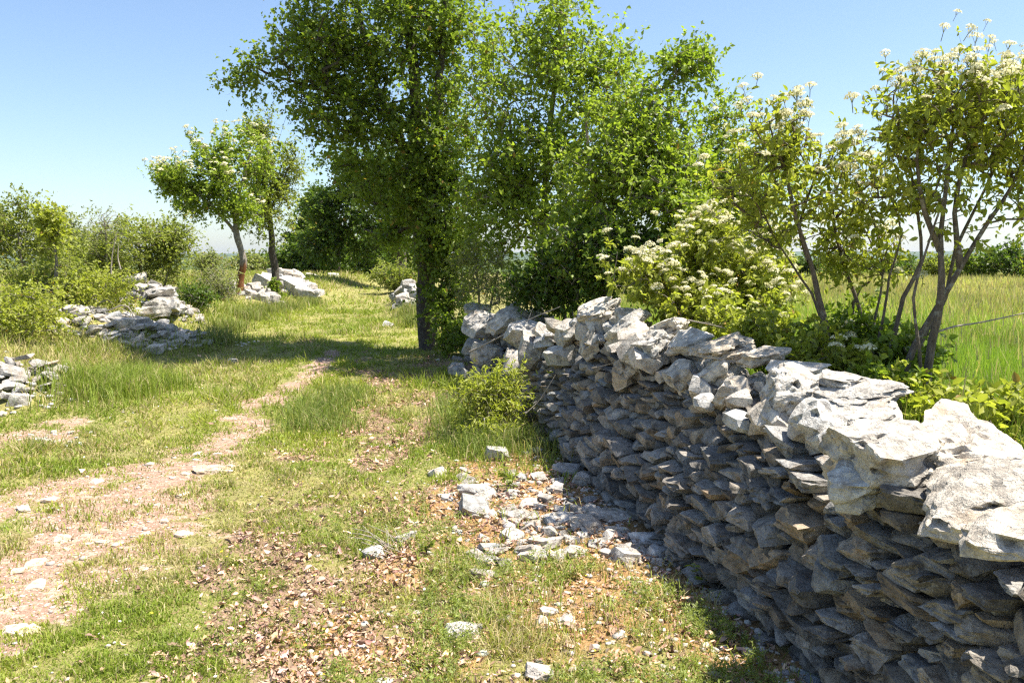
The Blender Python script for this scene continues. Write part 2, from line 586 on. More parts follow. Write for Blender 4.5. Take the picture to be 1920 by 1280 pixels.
_POOL = {}
def rock_shape(r, dims, level=2, cuts=12, rough=.06, boxy=.5, layer=0.0, worn=.13):
    if level >= 3:
        V, F = split_block(r, level, cuts, rough, boxy, layer, worn)
    else:                            # small stones draw on a stock of shapes, flipped and turned
        k = (level, int(r.integers(70)))
        if k not in _POOL:
            _POOL[k] = split_block(np.random.default_rng(3000 + k[1]), level, 8 + k[1] % 6, rough, .3 + (k[1] % 5) * .12)
        V, F = _POOL[k]
        sg = np.where(r.random(3) < .5, -1.0, 1.0)
        if sg.prod() < 0: sg[2] *= -1
        V = V * sg
    return V * (np.array(dims) / 2), F

def rotm(rx, ry, rz):
    return np.array(Euler((rx, ry, rz)).to_matrix())

def tint_of(r, lo=.8, hi=1.15, warm=.06):
    g = r.uniform(lo, hi)
    w = r.normal() * warm
    return np.array([g * (1 + w), g, g * (1 - w * 1.3)])

def rock_mesh(name, V, F, tint, mat=None, ang=30):
    me = mesh_np(name, V, F, np.repeat(tint[None, :], len(V), 0), mat or M_ROCK, True)
    me.set_sharp_from_angle(angle=math.radians(ang))
    return me

def stone_child(parent, name, r, pos, dims, rot, level, tint=None, **kw):
    V, F = rock_shape(r, dims, level, **kw)
    o = link(name, rock_mesh(name, V, F, tint if tint is not None else tint_of(r)), parent)
    o.location = [float(a - b) for a, b in zip(pos, parent.location)]
    o.rotation_euler = rot
    return o

# ------------------------------------------------------------------ the dry stone wall
WT = unit(np.array([-.232, 1.0]))             # along the wall, away from the camera
WN = np.array([-WT[1], WT[0]])                # out of its face, towards the track
W0 = np.array([float(wall_x(1.2)), 1.2])
WLEN = 7.2                                     # standing stretch

def wall_pt(s, out, z):
    p = W0 + WT * s + WN * out
    return np.array([p[0], p[1], z])

def wall_top(s):
    y = 1.2 + s * WT[1]
    return np.interp(y, [1.2, 2.4, 3.3, 4.2, 5.2, 6.4, 7.2, 7.8, 8.3], [.66, .68, .74, .82, .90, 1.0, .98, .85, .6]) + .04 * (vn2(s * 3, 0, 3) - .5)

def setback(z, s):                             # the face leans in, more so near the top
    y = 1.2 + s * WT[1]
    H = float(wall_top(s))
    lean = np.interp(y, [2.6, 3.4, 4.4], [.02, .26, .52])
    return .05 * z + lean * max(0, z - .35 * H)

wall = thing('dry_stone_wall', 'long grey dry stone wall with big tilted capstones along the track', 'wall', wall_pt(3.0, -.3, 0))
rw = np.random.default_rng(5)
DS = .01
ns = int(WLEN / DS)
prof = np.array([float(height(*wall_pt(i * DS, .02, 0)[:2], False)) - .05 for i in range(ns)])
topz = np.array([float(wall_top(i * DS)) for i in range(ns)])
cand = []
for it in range(2400):
    gap = prof - topz
    gap = gap + rw.uniform(0, .02, ns)
    i = int(np.argmin(gap))
    if gap[i] > -.03:
        break
    w = rw.choice([rw.uniform(.07, .13), rw.uniform(.12, .20), rw.uniform(.17, .28)], p=[.38, .46, .16])
    h = np.clip(w * rw.uniform(.22, .48), .030, .092)
    n = int(w / DS)
    # slide to the local low spot
    lo = i
    while lo > 0 and i - lo < n // 2 and prof[lo - 1] < prof[i] + .03: lo -= 1
    a = max(0, min(lo, ns - n))
    b = a + n
    base = np.median(prof[a:b])
    slope = np.clip((prof[b - 1] - prof[a]) / w, -.35, .35)
    sc_ = (a + b) / 2 * DS
    cz = base + h * .5
    cand.append(dict(s=sc_, z=cz, w=w * 1.0, h=h * 1.03, tilt=math.atan(slope) * .7))
    x = (np.arange(a, b) - (a + b) / 2) * DS
    prof[a:b] = np.maximum(prof[a:b], base + h * .93 + slope * x * .7)
for c in cand:
    c['out'] = -setback(c['z'], c['s']) + rw.normal() * .030
    c['d'] = rw.uniform(.20, .32)
    p = wall_pt(c['s'], c['out'] - c['d'] * .42, c['z'])
    c['p'] = p
    c['vis'] = c['w'] * c['h'] / (p[1] ** 2 + p[0] ** 2) * (1 if p[0] / p[1] < .66 else .02)
order = sorted(range(len(cand)), key=lambda k: -cand[k]['vis'])
WROT = math.atan2(WT[1], WT[0])
NPART = 262
rest = []
def face_shade_tint(r):  # grey patina, darkened further: the face's shade is painted into the stone colour
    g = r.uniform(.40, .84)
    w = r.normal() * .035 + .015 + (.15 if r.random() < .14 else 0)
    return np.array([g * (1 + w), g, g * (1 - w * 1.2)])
for rank, k in enumerate(order):
    c = cand[k]
    lvl = 3 if c['p'][1] < 4.6 else 2
    if c['p'][0] / c['p'][1] > .7: lvl = 1
    rot = (rw.normal() * .08, -c['tilt'] + rw.normal() * .06, WROT + rw.normal() * .12)
    if rw.random() < .08: rot = (rw.normal() * .2, rw.normal() * .5, WROT + rw.normal() * .3)
    dims = (c['w'], c['d'], c['h'])
    if rank < NPART:
        stone_child(wall, 'stone', rw, c['p'], dims, rot, lvl, face_shade_tint(rw), cuts=int(rw.integers(6, 12)), rough=.075, boxy=rw.uniform(.45, .95), layer=.03 if rw.random() < .4 else 0)
    else:
        V, F = rock_shape(rw, dims, min(lvl, 2), cuts=9, rough=.06, boxy=.55)
        V = V @ rotm(*rot).T + c['p'] - np.array(wall.location)
        rest.append((V, F, np.repeat(face_shade_tint(rw)[None], len(V), 0)))

# capstones: pixel where the middle shows, depth, length along, depth across, height, tilt towards track, tilt along, yaw
caps = [
    (1845, 930, 2.60, .50, .46, .15, -.42, -.16, .10, 4),
    (1800, 850, 3.02, .54, .46, .28, -.26, -.22, -.15, 4),
    (1655, 832, 3.06, .44, .42, .28, -.22, -.12, .25, 4),
    (1610, 885, 2.98, .22, .24, .12, -.5, .0, .5, 3),
    (1905, 875, 2.75, .30, .30, .12, -.1, .1, .4, 3),
    (1945, 985, 2.16, .34, .36, .12, -.25, .0, .1, 3),
    (1585, 765, 3.72, .56, .44, .08, -.30, -.14, .1, 4),
    (1570, 735, 3.85, .46, .40, .07, -.22, -.10, -.1, 4),
    (1545, 712, 4.00, .34, .30, .07, -.15, -.05, .2, 3),
    (1500, 795, 3.62, .24, .26, .18, -.6, .1, .2, 3),
    (1440, 730, 4.08, .40, .36, .20, -.50, -.05, -.2, 4),
    (1405, 780, 4.02, .22, .24, .14, -.6, .3, .4, 3),
    (1455, 695, 4.35, .34, .32, .10, -.25, -.1, .2, 3),
    (1330, 650, 4.90, .52, .42, .10, -.22, -.04, .0, 4),
    (1400, 668, 4.60, .30, .32, .08, -.15, -.12, .2, 3),
    (1310, 700, 4.80, .34, .28, .14, -.55, .1, .2, 3),
    (1345, 735, 4.50, .24, .22, .14, -.6, .2, .5, 3),
    (1200, 655, 5.55, .44, .38, .22, -.60, .10, .15, 4),
    (1225, 620, 5.72, .46, .38, .14, -.3, -.05, -.2, 4),
    (1265, 640, 5.30, .34, .30, .12, -.4, -.1, .3, 3),
    (1150, 620, 6.15, .38, .34, .18, -.5, .1, .1, 3),
    (1100, 592, 6.70, .46, .42, .18, -.35, .0, .2, 4),
    (1165, 590, 6.30, .40, .34, .10, -.2, -.1, .1, 3),
    (1085, 645, 6.60, .30, .28, .20, -.6, .1, -.2, 3),
    (1045, 625, 7.15, .32, .30, .16, -.4, -.1, .2, 3),
    (1150, 695, 5.80, .26, .26, .18, -.6, .3, .2, 3),
    (1250, 705, 5.10, .26, .24, .14, -.5, -.2, .1, 3),
    (1030, 670, 7.15, .28, .26, .18, -.5, .1, .3, 2),
]
for (px, py, dep, l, d, h, tt, ta, yaw, lv) in caps:
    p = at(px, py + (20 if dep < 3.3 else 0), dep)
    if dep > 3.5: l, d, h = l * .84, d * .84, h * 1.05
    if dep > 4: tt, ta = tt + rw.normal() * .12, ta + rw.normal() * .15
    if dep > 3.4: p[:2] -= WN * .10
    rot = rotm(0, 0, WROT + yaw) @ rotm(tt, ta, 0)
    e = Matrix(rot.tolist()).to_euler()
    stone_child(wall, 'capstone', rw, p, (l, d, h), e, lv, tint_of(rw, 1.12, 1.34, .025) * np.array([1.01, 1, .97]), cuts=int(rw.integers(10, 17)), rough=.12, boxy=.45, layer=.035, worn=.06)
# smaller stones wedged along the crest behind the caps
for k in range(120):
    s = rw.uniform(.4, WLEN - .1)
    z = float(wall_top(s)) + rw.uniform(-.05, .10)
    o_ = rw.uniform(-.62, -.22)
    p = wall_pt(s, o_, z)
    w = rw.uniform(.12, .26)
    dims = (w, w * rw.uniform(.7, 1.1), w * rw.uniform(.35, .7))
    rot = (rw.normal() * .4, rw.normal() * .4, rw.uniform(0, 6.3))
    V, F = rock_shape(rw, dims, 2, cuts=10, rough=.06)
    rest.append((V @ rotm(*rot).T + p - np.array(wall.location), F, np.repeat(tint_of(rw, 1.05, 1.4, .04)[None], len(V), 0)))
# back face of the wall
for k in range(110):
    s = rw.uniform(0, WLEN)
    z = rw.uniform(.45, float(wall_top(s)) + .02)
    p = wall_pt(s, -.68 + rw.normal() * .02, z)
    w = rw.uniform(.14, .26)
    V, F = rock_shape(rw, (w, .2, w * .5), 1, cuts=7)
    rest.append((V @ rotm(rw.normal() * .15, rw.normal() * .15, WROT).T + p - np.array(wall.location), F, np.repeat(tint_of(rw)[None], len(V), 0)))
Vr, Fr, Cr = join(rest)
me = mesh_np('small_stones', Vr, Fr, Cr, M_ROCK, True)
me.set_sharp_from_angle(angle=math.radians(30))
link('small_stones', me, wall, kind='stuff')
# rubble hearting inside
sv, core = np.linspace(-.1, WLEN + .05, 70), []
for s in sv:
    H = float(wall_top(min(max(s, 0), WLEN - .01)))
    j = lambda: rw.normal() * .015
    core += [wall_pt(s, -.19 + j(), -.1), wall_pt(s, -.25 + j(), H * .5), wall_pt(s, -.55 + j(), H - .07 + j()), wall_pt(s, -.60 + j(), H - .06 + j()), wall_pt(s, -.64 + j(), .2)]
core = np.array(core) - np.array(wall.location)
ic = np.arange(len(sv) * 5).reshape(len(sv), 5)
Fc = np.stack([ic[:-1, :-1], ic[:-1, 1:], ic[1:, 1:], ic[1:, :-1]], -1).reshape(-1, 4)
endf = np.array([[ic[0, 0], ic[0, 1], ic[0, 2], ic[0, 3]], [ic[-1, 3], ic[-1, 2], ic[-1, 1], ic[-1, 0]]])
link('hearting', mesh_np('hearting', core, np.concatenate([Fc, endf]), np.full((len(core), 3), .4), M_ROCK), wall)

# ------------------------------------------------------------------ heaps of stone
def heap(name, label, cat, cx, cy, rx, ry, ang, n, size, flat=(.3, .6), lift=.0, tint=(.8, 1.25), special=(), lvl=2):
    z0 = float(height(cx, cy, False))
    t = thing(name, label, cat, (cx, cy, z0))
    r = np.random.default_rng(int(abs(cx * 1000) + abs(cy * 77)))
    c, s = math.cos(ang), math.sin(ang)
    for k in range(n):
        q = np.sqrt(r.random()) ; a = r.uniform(0, 2 * math.pi)
        u, v = q * math.cos(a) * rx, q * math.sin(a) * ry
        x, y = cx + u * c - v * s, cy + u * s + v * c
        w = r.uniform(*size) * (1.15 - .5 * q)
        dims = (w, w * r.uniform(.6, 1.0), w * r.uniform(*flat))
        z = float(height(x, y, False)) + dims[2] * r.uniform(-.05, .38) + lift * (1 - q * q) * r.random()
        stone_child(t, 'stone', r, (x, y, z), dims, (r.normal() * .28, r.normal() * .28, ang + r.normal() * .6), lvl, tint_of(r, *tint, .03), cuts=int(r.integers(7, 13)), rough=.06)
    for (px, py, dep, dims, rot) in special:
        stone_child(t, 'boulder', r, at(px, py, dep), dims, rot, 3, tint_of(r, 1.05, 1.3, .02), cuts=11, rough=.07, layer=.02)
    return t

heap('stone_heap', 'spill of thin grey slabs in front of the tall grass tuft', 'stone heap', -5.15, 8.6, .66, .66, .3, 150, (.09, .28), (.16, .36), .18)
heap('collapsed_wall', 'long low collapsed wall of pale limestone under the scrubby bushes', 'stone heap', -5.7, 12.2, 1.6, .62, .30, 240, (.07, .32), (.2, .5), .10,
     special=((110, 648, 11.6, (.5, .4, .16), (-.3, .1, .5)), (90, 655, 11.2, (.4, .3, .14), (-.3, -.1, .2)), (255, 615, 12.6, (.75, .5, .26), (-.3, .2, .5)), (165, 632, 12.1, (.85, .45, .22), (-.35, -.15, .4)), (205, 640, 12.0, (.6, .4, .2), (-.3, .1, .2)), (135, 640, 11.8, (.5, .4, .2), (-.3, .1, .6)), (240, 640, 12.0, (.5, .4, .18), (-.4, .1, .1)), (290, 637, 12.5, (.45, .4, .18), (-.3, .1, .1))))
heap('stone_stack', 'heap with two flat pale blocks stacked on rubble beside dead branches', 'stone heap', -6.15, 14.8, .75, .5, .2, 110, (.08, .3), (.3, .6), .15,
     special=((302, 570, 14.3, (.62, .5, .26), (-.15, .04, .1)), (302, 548, 14.5, (.5, .42, .18), (-.1, -.04, .2)), (285, 585, 14.1, (.7, .4, .2), (-.2, -.05, .1))))
heap('stone_heap', 'white stone heap around the foot of the reddish trunk', 'stone heap', -5.95, 19.8, .75, .45, .1, 60, (.14, .38), (.4, .8), .05)
heap('boulder_row', 'craggy pale boulders beside the ivy covered trunk', 'stone heap', -6.0, 22.8, .85, .5, 0.0, 36, (.25, .6), (.4, .8), .15,
     special=((492, 537, 22.4, (.62, .6, .62), (.2, .3, .4)), (552, 540, 22.6, (.8, .6, .5), (.2, .3, -.3)), (575, 550, 22.4, (.7, .5, .35), (-.3, .2, .3)), (530, 533, 23, (.5, .5, .45), (0, .4, 1))))
heap('collapsed_wall', 'tumbled and half shaded stones where the wall has slumped behind the leafy bush', 'stone heap', -.05, 9.9, .6, 1.6, .23, 120, (.12, .36), (.4, .8), .24, (.6, 1.0),  # lower tint paints the hedge trees' shade into the loose stones
     special=((905, 610, 9.8, (.4, .34, .3), (.3, .2, .5)), (950, 600, 9.2, (.5, .36, .22), (.2, -.3, .3)), (985, 630, 8.6, (.42, .36, .32), (.4, .2, .1)), (910, 665, 9.3, (.36, .3, .26), (.3, .1, .8)), (975, 690, 8.3, (.34, .3, .3), (.2, .3, .3)), (1000, 660, 8.0, (.34, .3, .26), (.5, .3, .3)), (895, 583, 10.6, (.34, .3, .18), (.1, .1, .3))))
heap('collapsed_wall', 'far remnant of stony bank on the track edge behind the big trunk', 'stone heap', -2.45, 19.8, .35, 2.4, .20, 40, (.18, .5), (.4, .8), .15)

# single rocks
ROCKN = [0]
def rock(name, label, px, py, dims, rot=(0, 0, 0), depth=None, lv=2, tint=(1.15, 1.4), group=None, sink=.30, cat='rock', warm=(1, 1, 1)):
    ROCKN[0] += 1
    r = np.random.default_rng(900 + ROCKN[0])
    p = on_ground(px, py) if depth is None else at(px, py, depth)
    V, F = rock_shape(r, dims, lv, cuts=int(r.integers(8, 13)), rough=.06, boxy=.5)
    V = V @ rotm(*rot).T
    if depth is None:
        p = np.array([p[0], p[1], float(height(p[0], p[1])) + dims[2] * (.5 - sink)])
    return link(name, rock_mesh(name, V, F, tint_of(r, *tint, .03) * np.array(warm)), None, label, cat, group, None, [float(v) for v in p])

rock('boulder', 'lone rounded boulder perched among scrub above the stacked blocks', 246, 525, (.62, .4, .24), (.1, -.15, .2), 17.0, 3)
rock('rock', 'broad white slab lying at the very foot of the wall', 1226, 1010, (.26, .20, .07), (.05, .1, .3), lv=3, tint=(1.2, 1.35))
rock('rock', 'squat stone propping the white slab by the wall foot', 1232, 1040, (.11, .10, .08), (.1, .1, .7))
rock('rock', 'grey rounded stone in front of the white slab and its prop', 1172, 1050, (.14, .12, .09), (.1, .2, .2))
rock('rock', 'long flat slab with a mossy shadowed edge at the rubble patch rim', 895, 932, (.28, .12, .09), (.2, .1, .2), lv=3)
rock('rock', 'grey wedge shaped stone standing up in the rubble patch', 892, 965, (.20, .15, .12), (.3, .2, .3), lv=3, tint=(.95, 1.0))
rock('rock', 'block with dark underside in the middle of the rubble patch', 988, 950, (.13, .10, .08), (.1, .1, .5))
rock('rock', 'pale stone nestled in short grass above the rubble patch', 935, 862, (.20, .16, .12), (.1, .1, .4), lv=3)
rock('rock', 'grey stone at the shadow edge beside the mossy wall foot', 1068, 892, (.26, .16, .10), (.15, .25, .2), lv=3, tint=(.9, 1.0))
rock('rock', 'flat white stone with moss on top in the rubble patch', 1100, 985, (.24, .18, .07), (.1, .05, .4), lv=3, tint=(1.15, 1.3))
rock('rock', 'tilted pale slab left of the mossy white stone', 1062, 975, (.20, .14, .06), (.15, .2, .5), lv=3)
rock('rock', 'wide pale slab touching the wall shadow above the white slab', 1140, 967, (.26, .17, .06), (.05, .05, .1), lv=3)
rock('rock', 'pair of upright stones just outside the wall shadow, taller one', 1090, 910, (.14, .10, .12), (.2, .1, .2), lv=2)
rock('rock', 'low pale stone among brown leaves and dead twigs', 700, 1048, (.14, .10, .06), (.05, .05, .2), lv=3)
rock('rock', 'white double humped stone among green herbs', 868, 1190, (.17, .10, .07), (.1, .1, .1), lv=3, tint=(1.2, 1.35))
rock('rock', 'smooth pale cobble cut by the bottom edge of the picture', 1012, 1275, (.12, .10, .06), (0, .1, .2), lv=3)
rock('rock', 'small white stone with rusty hollow among green herbs', 951, 1172, (.06, .05, .05), (0, .1, .2), tint=(1.2, 1.35))
rock('rock', 'larger of three white stones clustered in the herb patch', 1016, 1182, (.07, .06, .06), (0, .1, .8), tint=(1.1, 1.3))
rock('rock', 'white stone behind the clustered ones in the herb patch', 1030, 1158, (.09, .05, .04), (0, .1, .2), tint=(1.2, 1.35))
rock('rock', 'white stone at the mossy side of the herb patch cluster', 1062, 1178, (.07, .06, .05), (0, .1, 1.2), tint=(1.2, 1.35))
rock('rock', 'dark shard leaning in the herb patch beneath the rubble', 905, 1083, (.15, .07, .05), (.2, .3, .4), tint=(.7, .8))
rock('rock', 'worn flat bedrock slab set in the bare track', 400, 886, (.30, .20, .04), (.02, .02, .3), lv=3, tint=(1.1, 1.2), sink=.40, warm=(1.1, 1, .86))
rock('rock', 'white stone on the verge below the slab heap', 38, 750, (.20, .14, .12), (.1, .2, .3), tint=(1.3, 1.45))
rock('rock', 'pale stone half hidden beside the tall grass tuft', 290, 662, (.28, .2, .16), (.1, .1, .2))
rock('rock', 'small white stone by the sunlit edge of the tree shadow', 436, 680, (.14, .11, .08), (.1, .1, .2))
rock('rock', 'small pale stone on the bank right of the shaded track', 728, 612, (.22, .16, .14), (.1, .1, .2))
rock('rock', 'white stone on the bare verge near the frame edge', 75, 828, (.10, .07, .05), (.1, .1, .2), tint=(1.3, 1.45))
rock('rock', 'grey stone on the far track verge beyond the shadow band', 585, 521, (.5, .4, .4), (.2, .1, .2), depth=33)
rock('rock', 'pale far stone beside the thin distant trunk', 626, 520, (.5, .4, .35), (.2, .1, .2), depth=33)
rr = np.random.default_rng(77)
LANDMARKS = [(892, 965, 'the grey standing wedge'), (895, 932, 'the long flat slab'), (988, 950, 'the dark bottomed block'), (1100, 985, 'the mossy white stone'), (1140, 967, 'the wide slab at the shadow'),
             (1226, 1010, 'the broad white slab'), (1068, 892, 'the grey shadow edge stone'), (1172, 1050, 'the rounded grey stone'), (930, 1040, 'the herbs')]
for k in range(170):
    px, py = 860 + 380 * rr.random() + 40 * rr.normal(), 885 + 170 * rr.random()
    if px > 1020 + (py - 850) * 1.15: continue
    w = rr.uniform(.05, .17) * rr.uniform(.6, 1)
    hr = rr.uniform(.3, .6)
    lm = min(LANDMARKS, key=lambda q: math.hypot(q[0] - px, (q[1] - py) * 2))[2]
    lab = f"{'tiny' if w < .065 else 'small' if w < .10 else 'hand sized'} {'flat' if hr < .43 else 'chunky'} limestone piece in the rubble near {lm}"
    rock('rubble_stone', lab, px, py, (w, w * rr.uniform(.6, 1), w * hr), (rr.normal() * .2, rr.normal() * .2, rr.uniform(0, 6)), lv=1, tint=(.9, 1.3), group='rubble stones beside the wall foot', sink=.34)
for k in range(60):
    px, py = rr.uniform(0, 470), rr.uniform(850, 1230)
    g_ = gp(px, py)
    if masks(np.array([g_[0]]), np.array([g_[1]]))[0][0] < .55: continue
    w = rr.uniform(.04, .12)
    lab = f"{'small' if w < .065 else 'medium' if w < .095 else 'larger'} worn stone bedded in the bare track {'near the bedrock slab' if py < 930 else 'at its widest stretch' if py < 1060 else 'by the bottom corner'}"
    rock('track_stone', lab, px, py, (w, w * rr.uniform(.6, 1), w * rr.uniform(.2, .35)), (0, 0, rr.uniform(0, 6)), lv=1, tint=(1.05, 1.25), group='stones bedded in the track', sink=.38, warm=(1.45, 1.25, 1.05))
for k in range(16):
    px, py = 105 + rr.normal() * 28, 822 + rr.normal() * 9
    w = rr.uniform(.03, .06)
    rock('verge_chip', 'white stone chip scattered on the verge across the track', px, py, (w, w * .8, w * .6), (0, 0, rr.uniform(0, 6)), lv=1, tint=(1.3, 1.5), group='white chips on the far verge')

# ------------------------------------------------------------------ trees
def tube(pts, rad, sides=5, col=None):
    pts, rad = np.asarray(pts, float), np.asarray(rad, float)
    n = len(pts)
    T = unit(np.gradient(pts, axis=0))
    ref = np.array([.31, .95, .05]) if abs(T[0] @ np.array([.31, .95, .05])) < .9 else np.array([1., 0, 0])
    A = unit(np.cross(T, ref)); B = np.cross(T, A)
    th = np.arange(sides) * 2 * math.pi / sides
    V = pts[:, None] + (A[:, None] * np.cos(th)[None, :, None] + B[:, None] * np.sin(th)[None, :, None]) * rad[:, None, None]
    i = np.arange(n * sides).reshape(n, sides)
    j = np.roll(i, -1, 1)
    F = np.stack([i[:-1], j[:-1], j[1:], i[1:]], -1).reshape(-1, 4)
    V = V.reshape(-1, 3)
    return V, F, np.zeros((len(V), 3))

def smooth_path(pts, step):
    pts = np.asarray(pts, float)
    out = []
    P = np.concatenate([[2 * pts[0] - pts[1]], pts, [2 * pts[-1] - pts[-2]]])
    for k in range(1, len(P) - 2):
        n = max(2, int(np.linalg.norm(P[k + 1] - P[k]) / step))
        t = np.arange(n)[:, None] / n
        a, b, c, d = P[k - 1], P[k], P[k + 1], P[k + 2]
        out.append(.5 * (2 * b + (c - a) * t + (2 * a - 5 * b + 4 * c - d) * t ** 2 + (3 * b - a - 3 * c + d) * t ** 3))
    out.append(pts[-1:])
    return np.concatenate(out)

def leaf_geo(P, D, N, L, W, fine=False, fold=.22):
    n = len(P)
    D = unit(D)
    S = unit(np.cross(D, N)); N = np.cross(S, D)
    L, W = L[:, None], W[:, None]
    if fine:
        q = [P, P + D * L * .28 + S * W * .42 + N * W * fold * .6, P + D * L * .62 + S * W * .40 + N * W * fold * .5,
             P + D * L - N * L * .12, P + D * L * .62 - S * W * .40 + N * W * fold * .5, P + D * L * .28 - S * W * .42 + N * W * fold * .6]
        f = np.array([[0, 1, 2], [0, 2, 3], [0, 3, 4], [0, 4, 5]])
    else:
        q = [P, P + D * L * .45 + S * W * .5 + N * W * fold, P + D * L, P + D * L * .45 - S * W * .5 + N * W * fold]
        f = np.array([[0, 1, 2], [0, 2, 3]])
    k = len(q)
    V = np.stack(q, 1).reshape(-1, 3)
    F = (f[None] + (np.arange(n) * k)[:, None, None]).reshape(-1, 3)
    return V, F, k

def in_blobs(r, blobs, n, seed=0, keep=.62):
    """tips spread through ellipsoids, thicker towards their skin"""
    w = np.array([b[2] for b in blobs], float)
    ids = r.choice(len(blobs), n, p=w / w.sum())
    C = np.array([b[0] for b in blobs])[ids]
    R = np.array([b[1] for b in blobs])[ids]
    q = unit(r.normal(size=(n, 3))) * (r.random((n, 1)) ** (.42)) * np.where(r.random((n, 1)) < .12, r.uniform(1.0, 1.4, (n, 1)), 1)
    P = C + q * R
    m = np.mean([b[1] for b in blobs]) * .75          # leave gaps and let some masses stand out
    f = fbm3(P[:, 0] / m + 50, P[:, 1] / m + 50, P[:, 2] / m + 50, seed, 2)
    return P[np.argsort(-f)[:int(n * keep)]]

PAL = {
    'mid':    ((.110, .170, .022), (.230, .295, .040)),
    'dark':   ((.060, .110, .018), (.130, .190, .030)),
    'light':  ((.170, .245, .030), (.325, .395, .058)),
    'olive':  ((.180, .220, .040), (.310, .340, .080)),
    'grey':   ((.180, .215, .075), (.290, .310, .125)),
    'yellow': ((.220, .265, .036), (.400, .410, .075)),
}
FLOWER = []
def umbel_mesh(r, nfl, fine=True):
    """flat topped cluster of tiny cream blossoms, 1 m across before scaling"""
    a = np.arange(nfl) * 2.399963 + r.uniform(0, 6)
    q = np.sqrt((np.arange(nfl) + .5) / nfl) * .5 * (1 + .12 * np.sin(a * 2 + r.uniform(0, 6)))
    P = np.stack([np.cos(a) * q, np.sin(a) * q, .20 * (1 - (q / .5) ** 2) + r.normal(size=nfl) * .04], 1)
    Vs, Fs, n = [], [], 0
    sz = 1.15 / math.sqrt(nfl)
    for k in range(nfl):
        nrm = unit(np.array([P[k, 0] * 2.2, P[k, 1] * 2.2, .7]) + r.normal(size=3) * .4)
        u = unit(np.cross(nrm, r.normal(size=3))); v = np.cross(nrm, u)
        s = sz * r.uniform(.42, .66)
        Vs.append(np.array([P[k] + u * s, P[k] + v * s, P[k] - u * s, P[k] - v * s])); Fs.append([[n, n + 1, n + 2, n + 3]]); n += 4
    for k in range(5):               # rays of the cluster meeting in one stalk
        a_ = k * 1.2566
        o_ = np.array([math.cos(a_), math.sin(a_), 0]) * .32
        sd_ = np.array([-math.sin(a_), math.cos(a_), 0]) * .022
        Vs.append(np.array([o_ - sd_ + [0, 0, .05], o_ + sd_ + [0, 0, .05], sd_ + [0, 0, -.45], -sd_ + [0, 0, -.45]])); Fs.append([[n, n + 1, n + 2, n + 3]]); n += 4
    for sd_ in (np.array([.028, 0, 0]), np.array([0, .028, 0])):
        Vs.append(np.array([-sd_ + [0, 0, -.43], sd_ + [0, 0, -.43], sd_ + [.08, .05, -1.05], -sd_ + [.08, .05, -1.05]])); Fs.append([[n, n + 1, n + 2, n + 3]]); n += 4
    V, F = np.concatenate(Vs), np.concatenate(Fs)
    c = np.array([.78, .74, .50]) * r.uniform(.85, 1.05, (nfl, 1)) * np.array([1, 1, 1])
    c = np.concatenate([np.repeat(c, 4, 0), np.tile([[.16, .18, .05]], (28, 1))])
    return mesh_np('flower_cluster', V, F, c, M_PETAL)
UMB = [umbel_mesh(np.random.default_rng(40 + k), 46) for k in range(5)]
UMB_FAR = [umbel_mesh(np.random.default_rng(50 + k), 16) for k in range(3)]

